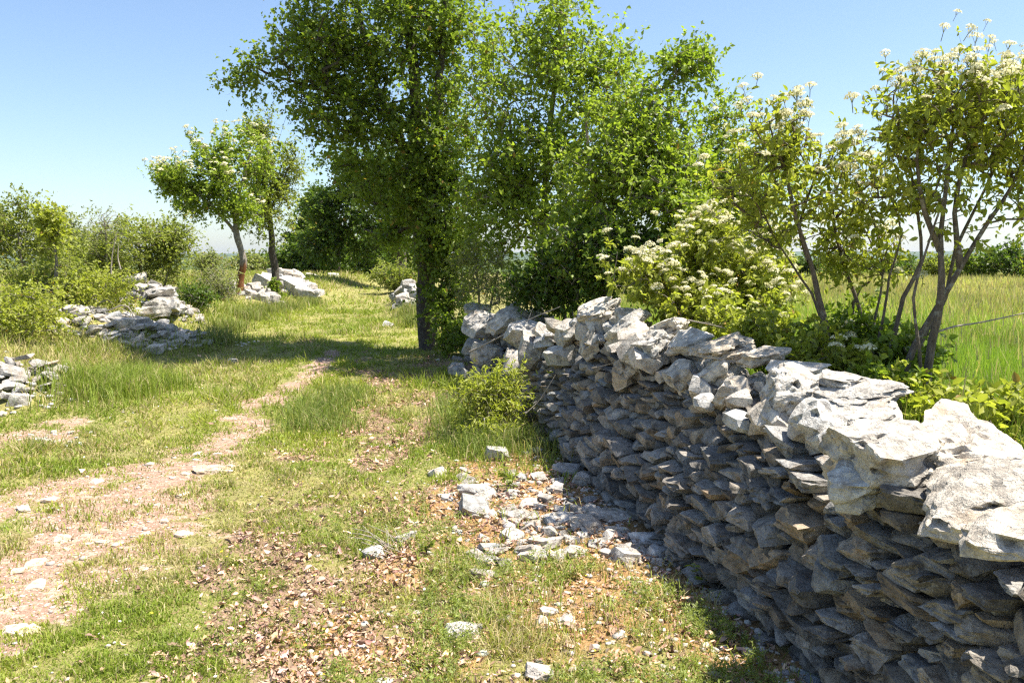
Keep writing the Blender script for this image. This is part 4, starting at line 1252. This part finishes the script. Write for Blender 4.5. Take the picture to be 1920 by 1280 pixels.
# ------------------------------------------------------------------ twigs and branches
def twig(name, label, paths, mat=M_TWIG, cat='branch', group=None):
    base = np.asarray(paths[0][0][0], float)
    t = None
    parts = []
    for pts, r0, r1 in paths:
        sp = smooth_path(pts, .03)
        parts.append(tube(sp - base, np.linspace(r0, r1, len(sp)), 5))
    V, F, C = join(parts)
    return link(name, mesh_np(name, V, F, None, mat, True), None, label, cat, group, None, [float(v) for v in base])
g0 = at(985, 776, 7.0)
twig('dead_branch', 'pale dead branch curving up from the leafy bush against the wall', [([g0, at(1010, 752, 7.0), at(1030, 722, 6.95), at(1042, 702, 6.95)], .006, .003), ([at(1010, 752, 7.0), at(1022, 740, 6.9)], .003, .0015)])
twig('dead_branch', 'forked bare twig lying over the slumped stones', [([at(880, 660, 9.0), at(940, 630, 8.8), at(990, 600, 8.6), at(1050, 575, 8.4)], .012, .004), ([at(990, 600, 8.6), at(1000, 575, 8.6)], .006, .002), ([at(950, 620, 8.7), at(1010, 615, 8.5), at(1060, 610, 8.3)], .006, .002)])
twig('bare_branch', 'long wavy bare branch sticking out over the field grass', [([at(1758, 622, 4.5), at(1790, 612, 4.5), at(1830, 606, 4.5), at(1870, 598, 4.5), at(1925, 586, 4.5)], .006, .003)])
twig('dead_branch', 'thin dry twig caught across the wall face beneath the crest', [([at(1110, 690, 6.0), at(1150, 680, 5.9), at(1190, 660, 5.8)], .004, .002), ([at(1290, 600, 5.6), at(1330, 608, 5.5), at(1360, 615, 5.4)], .005, .002)])
rt = np.random.default_rng(31)
paths = []
c0 = on_ground(745, 1040)
for k in range(13):
    a = rt.uniform(1.6, 3.4)
    l = rt.uniform(.10, .26)
    q = c0 + [rt.normal() * .07, rt.normal() * .06, .01]
    paths.append(([q, q + np.array([math.cos(a) * l * .5, math.sin(a) * l * .4, l * .25]), q + np.array([math.cos(a) * l, math.sin(a) * l * .7, l * rt.uniform(.1, .6)])], .003, .0015))
twig('twig_bundle', 'bundle of dry stalks lying in the brown leaf litter', paths, cat='twigs')
for k, (px, py, lab) in enumerate([(160, 600, 'fallen dead limb resting in the scrub over the long collapsed wall'), (110, 620, 'broken grey stub standing beside the fallen limb'), (215, 590, 'thin grey fallen branches beside the flat stacked blocks')]):
    c0 = at(px, py, 12.4 + .5 * k)
    paths = []
    for j in range(7 if k != 1 else 3):
        a = rt.uniform(-.5, .5) + (math.pi if rt.random() < .5 else 0)
        l = rt.uniform(.3, 1.0)
        q = c0 + [rt.normal() * .25, rt.normal() * .1, rt.normal() * .08]
        paths.append(([q, q + np.array([math.cos(a) * l * .5, rt.normal() * .05, rt.normal() * .12]), q + np.array([math.cos(a) * l, rt.normal() * .1, rt.normal() * .2])], rt.uniform(.008, .02), .004))
    twig('fallen_branch', lab, paths)
for k, (px, py, px2, py2, dep, lab) in enumerate([(208, 520, 218, 440, 15.8, 'straight bare pale stem rising from the twiggy bush'), (226, 505, 222, 460, 15.9, 'second shorter pale stem close to the straight bare one')]):
    twig('dead_sapling', lab, [([at(px, py, dep), at((px + px2) / 2 - 3, (py + py2) / 2, dep), at(px2, py2, dep)], .016, .006)], cat='dead sapling')

# seedling at the wall foot, grass tuft by the wall
def seedling(label, base, hgt, n, seed):
    r = np.random.default_rng(seed)
    base = np.asarray(base, float)
    t = thing('seedling', label, 'seedling', base)
    parts, LP, LD = [], [], []
    for k in range(4):
        d = np.array([r.normal() * .35, r.normal() * .2, 1.0]) * hgt * r.uniform(.6, 1.1)
        p = smooth_path([base, base + d * .5 + r.normal(size=3) * .012, base + d], .01)
        parts.append(tube(p - base, np.linspace(.003, .001, len(p)), 4))
        for j in range(n):
            q = p[int(r.integers(len(p) // 3, len(p)))]
            LP.append(q); LD.append(np.array([r.normal(), r.normal() * .7, .15]))
    V, F, C = join(parts)
    link('stem', mesh_np('stem', V, F, None, M_BARK_GREY, True), t)
    LP, LD = np.array(LP), np.array(LD)
    s = r.uniform(.025, .05, len(LP))
    V, F, k_ = leaf_geo(LP, LD, unit(r.normal(size=(len(LP), 3)) * .3 + [0, 0, 1]), s, s * .55, True)
    c = np.array([.20, .24, .04]) * r.uniform(.8, 1.2, (len(LP), 1))
    link('leaves', mesh_np('leaves', V - base, F, np.repeat(c, k_, 0), M_LEAF), t)
seedling('yellow green seedling growing from the shaded wall foot', on_ground(1345, 1105), .18, 12, 3)
seedling('green seedling growing in the rubble by the long flat slab', on_ground(955, 925), .16, 12, 4)
seedling('broad leaved seedling in the brown litter by the dry stalks', on_ground(800, 1050), .10, 8, 5)

# ------------------------------------------------------------------ grass and other ground cover
def polar(n, r0, r1, a0, a1, p, r):
    """points ahead of the camera, thinning with distance"""
    u = r.random(n)
    e = 2 - p
    rad = (r0 ** e + u * (r1 ** e - r0 ** e)) ** (1 / e)
    a = r.uniform(a0, a1, n)
    return np.sin(a) * rad, np.cos(a) * rad, rad

def blades(x, y, z, h, w, lean, r, col, seg=True):
    n = len(x)
    a = r.uniform(0, 2 * math.pi, n)
    dirx, diry = np.cos(a), np.sin(a)
    la = r.uniform(0, 2 * math.pi, n)
    lx, ly = np.cos(la) * lean * h, np.sin(la) * lean * h
    P = np.stack([x, y, z], 1)
    S = np.stack([dirx * w / 2, diry * w / 2, 0 * w], 1)
    mid = P + np.stack([lx * .3, ly * .3, h * .6], 1)
    tip = P + np.stack([lx, ly, h * (1 - .35 * np.minimum(lean, 1.5))], 1)
    if seg:
        V = np.stack([P - S, P + S, mid + S * .75, mid - S * .75, tip], 1).reshape(-1, 3)
        f = np.array([[0, 1, 2], [0, 2, 3], [3, 2, 4]])
        k = 5
    else:
        V = np.stack([P - S, P + S, tip], 1).reshape(-1, 3)
        f = np.array([[0, 1, 2]])
        k = 3
    F = (f[None] + (np.arange(n) * k)[:, None, None]).reshape(-1, 3)
    return V, F, np.repeat(col, k, 0)

G_GREEN, G_DARK, G_STRAW = np.array([.33, .37, .055]), np.array([.21, .28, .035]), np.array([.46, .39, .20])
def grass_cols(x, y, r, straw=.3):
    m = fbm2(x * 1.3, y * 1.3, 41, 3)
    g = np.clip((m - .35) * 2.2 + r.normal(size=len(x)) * .25, 0, 1)[:, None]
    c = G_DARK * (1 - g) + G_GREEN * g
    s = (r.random(len(x)) < straw * (.4 + 1.6 * sstep(.4, .65, fbm2(x * .9 + 5, y * .9, 47, 3))))[:, None]
    c = np.where(s, G_STRAW * r.uniform(.7, 1.15, (len(x), 1)), c)
    return c * r.uniform(.8, 1.2, (len(x), 1))

rg = np.random.default_rng(8)
parts = []
HA = .78
def verge_grass(n, r0, r1, p, seg, hs, ws, straw):
    x, y, rad = polar(n, r0, r1, -HA, HA, p, rg)
    ba, li, mo, rb = masks(x, y)
    dxw = x - wall_x(y)
    clump = fbm2(x * 5, y * 5, 51, 3)
    prob = (1 - .84 * ba) * (1 - .85 * li) * (1 - .88 * mo) * (1 - .8 * rb) * (1 - .72 * drymask(x, y)) * (.35 + 1.1 * sstep(.36, .6, clump))
    ok = (rg.random(n) < prob) & (dxw < -.02 + .4 * (y > 12))
    ok &= rg.random(n) > .8 * heapmask(x, y)
    ok &= ~((x < -5.2 - .03 * y) & (y > 7) & (rg.random(n) < .6))
    x, y, rad, clump = x[ok], y[ok], rad[ok], clump[ok]
    tall = sstep(.5, .75, fbm2(x * .8 + 3, y * .8, 57, 3))
    h = hs * rg.uniform(.5, 1.3, len(x)) * (.7 + .9 * tall) * (.6 + .8 * sstep(.4, .65, clump))
    trk = masks(x, y)[0]
    h *= 1 - .5 * trk
    w = ws * (rad / r0) ** .75 * rg.uniform(.7, 1.3, len(x))
    parts.append(blades(x, y, height(x, y) - .004, h, w, rg.uniform(.2, 1.3, len(x)), rg, grass_cols(x, y, rg, straw), seg))
verge_grass(360000, 2.3, 7.5, 1.5, True, .055, .0034, .30)
verge_grass(340000, 7.5, 20, 1.6, False, .085, .011, .25)
verge_grass(120000, 20, 60, 1.7, False, .10, .03, .30)
x, y, rad = polar(240000, 2.3, 9, -HA, .55, 1.5, rg)
ba, li, mo, rb = masks(x, y)
ok = (rg.random(len(x)) < (1 - .9 * ba) * (1 - .6 * rb) * (1 - .75 * drymask(x, y))) & (x - wall_x(y) < -.02)
x, y, rad = x[ok], y[ok], rad[ok]
parts.append(blades(x, y, height(x, y) - .003, rg.uniform(.010, .032, len(x)), .0036 * (rad / 2.3) ** .8, rg.uniform(.4, 1.8, len(x)), rg, grass_cols(x, y, rg, .42), False))
V, F, C = join([(a, b_, c_) for a, b_, c_ in parts])
link('grass', mesh_np('grass', V, F, C, M_GRASS), None, 'short sunlit grass and straw along the track', 'grass', None, 'stuff')

# tall green tufts
def tuft_patch(name, label, pts, n, h, seed, col=(.17, .26, .035), wid=.007, lean=.7, cat='grass'):
    r = np.random.default_rng(seed)
    ps = np.array([on_ground(*p)[:2] for p in pts])
    k = r.integers(len(ps), size=n)
    x, y = ps[k, 0] + r.normal(size=n) * .17, ps[k, 1] + r.normal(size=n) * .22
    c = np.array(col) * r.uniform(.75, 1.25, (n, 1))
    s = (r.random(n) < .12)[:, None]
    c = np.where(s, G_STRAW, c)
    V, F, C = blades(x, y, height(x, y) - .01, h * r.uniform(.5, 1.15, n), wid * r.uniform(.7, 1.3, n), r.uniform(.1, lean, n), r, c)
    link(name, mesh_np(name, V, F, C, M_GRASS), None, label, cat, None, 'stuff')
tuft_patch('tall_grass', 'lush tall green grass tuft beside the slab heap', [(130, 725), (165, 720), (200, 715), (240, 715), (280, 720), (310, 725), (180, 735), (250, 738)], 4600, .27, 1, (.24, .31, .05))
tuft_patch('tall_grass', 'tall pale grass along the bank under the blossom tree', [(430, 620), (470, 600), (500, 590), (540, 585), (580, 575), (410, 640), (775, 610), (765, 590)], 4500, .28, 2, (.21, .25, .06), .010)
tuft_patch('grass_tuft', 'thin arching grass tuft at the corner of the wall', [(1020, 858), (1030, 850)], 260, .26, 3, (.2, .24, .06), .004, 1.0)
tuft_patch('grass_tuft', 'grass growing round the foot of the leafy bush', [(900, 830), (870, 800), (940, 835), (860, 770), (910, 845)], 3600, .24, 4, (.19, .25, .05), .005, 1.0)
tuft_patch('grass_tuft', 'green grass strip between the track and litter', [(600, 770), (620, 760), (640, 740), (580, 790), (610, 800)], 4200, .16, 5, (.19, .25, .05), .006, .9)

tuft_patch('grass_tuft', 'grass growing up through the front of the long collapsed wall', [(100, 668), (140, 664), (180, 662), (220, 660), (260, 658), (300, 655), (340, 655), (380, 655), (150, 650), (250, 640)], 1300, .20, 6, (.26, .31, .06), .008, .9)
tuft_patch('grass_tuft', 'grass fringe in front of the white heap and boulders', [(440, 590), (470, 586), (500, 584), (540, 575), (580, 566)], 1600, .22, 7, (.26, .30, .06), .012, .9)
# the meadow across the wall
rm = np.random.default_rng(9)
def meadow(n, r0, r1, hs, ws):
    x, y, rad = polar(n, r0, r1, .05, .85, 1.5, rm)
    ok = (x - wall_x(y)) > .75 + .6 * (y > 9)
    x, y, rad = x[ok], y[ok], rad[ok]
    f = sstep(9, 26, rad + 5 * (fbm2(x * .2, y * .2, 3, 2) - .5))[:, None]
    c = np.array([.21, .31, .04]) * (1 - f) + np.array([.37, .385, .12]) * f
    s = (rm.random(len(x)) < .10 + .22 * f[:, 0])[:, None]
    c = np.where(s, np.array([.42, .34, .17]), c) * rm.uniform(.75, 1.25, (len(x), 1))
    pt = fbm2(x * .35, y * .35, 93, 3)
    c = c * (.85 + .45 * sstep(.35, .65, pt))[:, None]
    hs = hs * (.65 + .7 * sstep(.35, .65, fbm2(x * .5, y * .5, 95, 2)))
    return blades(x, y, height(x, y) - .01, hs * rm.uniform(.5, 1.2, len(x)), ws * (rad / r0) ** .8, rm.uniform(.1, .6, len(x)), rm, c, False)
def seed_heads(n, r0, r1):
    x, y, rad = polar(n, r0, r1, .05, .85, 1.5, rm)
    ok = (x - wall_x(y)) > 1.2
    x, y, rad = x[ok], y[ok], rad[ok]
    h = rm.uniform(.3, .55, len(x))
    c = np.array([.42, .37, .19]) * rm.uniform(.7, 1.2, (len(x), 1))
    stalk = blades(x, y, height(x, y), h, .0025 * (rad / r0) ** .8, np.full(len(x), .12), rm, c, False)
    head = blades(x, y, height(x, y) + h * .72, h * .25, .007 * (rad / r0) ** .6, np.full(len(x), .2), rm, c, True)
    return [stalk, head]
V, F, C = join([meadow(70000, 4.2, 14, .30, .008), meadow(65000, 14, 70, .34, .022)] + seed_heads(3200, 4.5, 40))
link('meadow_grass', mesh_np('meadow_grass', V, F, C, M_GRASS), None, 'tall meadow grass filling the field across the wall', 'grass', None, 'stuff')
# rank growth on the scrub side
x, y, rad = polar(60000, 8, 40, -.85, -.1, 1.5, rm)
ok = (x < -5.0 - .02 * y) & (rm.random(len(x)) > .8 * heapmask(x, y))
x, y, rad = x[ok], y[ok], rad[ok]
c = grass_cols(x, y, rm, .35)
V, F, C = blades(x, y, height(x, y) - .01, .26 * rm.uniform(.4, 1.2, len(x)), .012 * (rad / 8) ** .8, rm.uniform(.2, .9, len(x)), rm, c, False)
link('weeds', mesh_np('weeds', V, F, C, M_GRASS), None, 'rank weeds and grass under the scrub across the track', 'weeds', None, 'stuff')

# dry fallen leaves
rl = np.random.default_rng(10)
x, y, rad = polar(130000, 2.3, 14, -.7, .5, 1.3, rl)
ba, li, mo, rb = masks(x, y)
hb_ = drymask(x, y)
ok = (rl.random(len(x)) < .26 * hb_ + .75 * np.maximum(li * (1 - .55 * rb), np.maximum(.03, .22 * sstep(.45, .62, fbm2(x * 2.5, y * 2.5, 88, 3)) * (x > -1.6 + .0 * y)) * (1 - ba)) + .10 * mo * (mo > .3)) & (x - wall_x(y) < -.02)
x, y, rad = x[ok][:17000], y[ok][:17000], rad[ok][:17000]
n = len(x)
P = np.stack([x, y, height(x, y) + rl.uniform(.004, .03, n)], 1)
D = unit(np.stack([rl.normal(size=n), rl.normal(size=n), rl.normal(size=n) * .35], 1))
N = unit(rl.normal(size=(n, 3)) * .45 + np.array([0, 0, 1]))
S = unit(np.cross(D, N)); N = np.cross(S, D)
L = np.clip(np.exp(rl.normal(size=n) * .42) * .0215, .008, .055)[:, None] * (1 + .04 * rad[:, None]); W = L * rl.uniform(.22, .6, (n, 1)); K = L * rl.uniform(-.35, .45, (n, 1))
rows = []
for u_, ww in ((0, .12), (.33, .9), (.66, .8), (1, .1)):
    cz = K * (4 * (u_ - .5) ** 2 - .5)
    for sgn in (-1, 0, 1):
        rows.append(P + D * L * (u_ - .5) + S * W * .5 * ww * sgn + N * (cz + abs(sgn) * W * rl.uniform(.0, .3, (n, 1))))
V = np.stack(rows, 1).reshape(-1, 3)
q = np.array([[r_ * 3 + c_, r_ * 3 + c_ + 1, r_ * 3 + c_ + 4, r_ * 3 + c_ + 3] for r_ in range(3) for c_ in range(2)])
F = (q[None] + (np.arange(n) * 12)[:, None, None]).reshape(-1, 4)
c = np.array([.44, .285, .20]) * np.exp(rl.normal(size=(n, 1)) * .42 - .06) * (1 + rl.normal(size=(n, 3)) * np.array([.06, .05, .10]))
link('fallen_leaves', mesh_np('fallen_leaves', V, F, np.repeat(c, 12, 0), M_DRY, True), None, 'brown curled dead leaves littering the ground between track and wall', 'leaf litter', None, 'stuff')

# gravel on the track and chips in the rubble
def chips(name, label, n, region, sz, seed, col=(.62, .56, .48)):
    r = np.random.default_rng(seed)
    x, y, rad = polar(n, 2.3, 16, -.75, .55, 1.3, r)
    m = region(x, y, r)
    ok = (r.random(n) < m) & (x - wall_x(y) < .02)
    x, y, rad = x[ok], y[ok], rad[ok]
    n = len(x)
    V0, F0 = _ICO[0]
    s = r.uniform(*sz, n) ** 1.0 * np.exp(r.normal(size=n) * .35)
    sc = np.stack([s, s * r.uniform(.55, 1, n), s * r.uniform(.25, .6, n)], 1)
    ro = r.uniform(0, 6.3, n)
    V = V0[None] * (1 + r.normal(size=(n, len(V0), 3)) * .16) * sc[:, None] * .5
    ca, sa = np.cos(ro)[:, None], np.sin(ro)[:, None]
    V = np.stack([V[..., 0] * ca - V[..., 1] * sa, V[..., 0] * sa + V[..., 1] * ca, V[..., 2]], -1)
    V = V + np.stack([x, y, height(x, y) + sc[:, 2] * .2], 1)[:, None]
    F = (F0[None] + (np.arange(n) * len(V0))[:, None, None]).reshape(-1, 3)
    c = np.array(col) * r.uniform(.7, 1.2, (n, 1)) * (1 + r.normal(size=(n, 3)) * .03)
    link(name, mesh_np(name, V.reshape(-1, 3), F, np.repeat(c, len(V0), 0), M_CHIP), None, label, 'gravel', None, 'stuff')
chips('gravel', 'pale gravel strewn over the bare earth of the track', 26000, lambda x, y, r: .8 * masks(x, y)[0] ** 1.5, (.007, .022), 61, (.60, .50, .42))
chips('stone_chips', 'small limestone chips between the rubble stones and wall foot', 42000, lambda x, y, r: np.clip(.6 * masks(x, y)[3] + .4 * sstep(-.6, -.05, x - wall_x(y)) * (y < 7.5) + .02 + .16 * drymask(x, y), 0, 1), (.012, .042), 62, (.58, .53, .46))

def chips_on_heaps(x, y, r):
    return .9 * heapmask(x, y) * (x < -3)
chips('rubble_chips', 'small broken stones filling the heaps and bank across the track', 26000, chips_on_heaps, (.03, .09), 63, (.66, .62, .56))
# scattered small wildflowers in the turf
rf = np.random.default_rng(14)
x, y, rad = polar(420, 2.6, 12, -.6, .35, 1.2, rf)
ok = (x - wall_x(y) < -.3) & (masks(x, y)[0] < .4)
x, y = x[ok], y[ok]
n = len(x)
P = np.stack([x, y, height(x, y) + rf.uniform(.03, .09, n)], 1)
a = rf.uniform(0, 6.3, n)
s_ = rf.uniform(.004, .008, n)[:, None]
U = np.stack([np.cos(a), np.sin(a), rf.normal(size=n) * .3], 1) * s_
W_ = np.stack([-np.sin(a), np.cos(a), rf.normal(size=n) * .3], 1) * s_
Q = np.stack([P + U, P + W_, P - U, P - W_], 1).reshape(-1, 3)
yc = (rf.random(n) < .4)[:, None]
c = np.repeat(np.where(yc, [[.75, .60, .05]], [[.78, .78, .74]]), 4, 0)
sv_ = np.stack([P + [.0008, 0, 0], P - [.0008, 0, 0], P - np.stack([0 * x, 0 * x, P[:, 2] - height(x, y)], 1)], 1).reshape(-1, 3)
tri = np.arange(n)[:, None] * 4 + np.array([[0, 1, 2]])
tri2 = np.arange(n)[:, None] * 4 + np.array([[0, 2, 3]])
tri3 = len(Q) + np.arange(n)[:, None] * 3 + np.array([[0, 1, 2]])
link('wildflowers', mesh_np('wildflowers', np.concatenate([Q, sv_]), np.concatenate([tri, tri2, tri3]), np.concatenate([c, np.tile([[.18, .24, .05]], (len(sv_), 1))]), M_PETAL), None, 'tiny white and yellow wildflowers dotted through the short grass', 'wildflowers', None, 'stuff')
# low herbs and moss
rh = np.random.default_rng(12)
x, y, rad = polar(30000, 2.4, 8, -.5, .5, 1.2, rh)
hm = np.maximum(blobmask(x, y, HERB), .5 * blobmask(x, y, LITTER))
hm = np.clip(hm * sstep(.44, .62, fbm2(x * 3.3, y * 3.3, 71, 3)) * 1.1, 0, 1)
ok = (rh.random(len(x)) < hm) & (x - wall_x(y) < -.1)
x, y = x[ok][:4600], y[ok][:4600]
nl = 14
k = np.repeat(np.arange(len(x)), nl)
n = len(k)
hh = rh.uniform(.03, .085, len(x))
u = rh.random(n)
P = np.stack([x[k] + rh.normal(size=n) * .008, y[k] + rh.normal(size=n) * .008, height(x, y)[k] + hh[k] * u], 1)
D = unit(np.stack([rh.normal(size=n), rh.normal(size=n), rh.uniform(.2, 1.3, n)], 1))
N = unit(rh.normal(size=(n, 3)) * .4 + np.array([0, 0, 1]))
s = rh.uniform(.010, .025, n)
V, F, k_ = leaf_geo(P, D, N, s, s * .30)
c = np.array([.25, .30, .075]) * rh.uniform(.7, 1.25, (len(x), 1))[k] * rh.uniform(.85, 1.15, (n, 1))
link('low_herbs', mesh_np('low_herbs', V, F, np.repeat(c, k_, 0), M_LEAF), None, 'small green herb shoots carpeting the ground before the rubble', 'herbs', None, 'stuff')
x, y, rad = polar(160000, 2.3, 8, -.5, .6, 1.3, rh)
mo = masks(x, y)[2]
ok = (rh.random(len(x)) < .9 * mo) & (x - wall_x(y) < 0)
x, y = x[ok][:80000], y[ok][:80000]
n = len(x)
c = np.array([.40, .25, .075]) * rh.uniform(.55, 1.35, (n, 1)) * (1 + rh.normal(size=(n, 3)) * .06)
gsel = fbm2(x * 4, y * 4, 75, 2) > .58
c[gsel] = c[gsel] * np.array([.75, 1.1, .8])
V, F, C = blades(x, y, height(x, y) - .002, rh.uniform(.006, .018, n), np.full(n, .0035), rh.uniform(.1, 1.2, n), rh, c, False)
link('moss', mesh_np('moss', V, F, C, M_GRASS), None, 'rusty yellow moss tufts along the foot of the wall', 'moss', None, 'stuff')

# ------------------------------------------------------------------ the air
hz = NT('air')
vp = hz.n('VolumePrincipled')
vp.inputs['Color'].default_value = (.80, .88, 1, 1)
vp.inputs['Density'].default_value = 4e-5
vp.inputs['Anisotropy'].default_value = .3
hz.t.links.new(vp.outputs[0], hz.out.inputs['Volume'])
hb = np.array([[x_, y_, z_] for z_ in (-30, 160) for y_ in (-3500, 14500) for x_ in (-13000, 13000)], float)
hf = np.array([[0, 2, 3, 1], [4, 5, 7, 6], [0, 1, 5, 4], [2, 6, 7, 3], [0, 4, 6, 2], [1, 3, 7, 5]])
link('haze', mesh_np('haze', hb, hf, None, hz.m), kind='stuff')
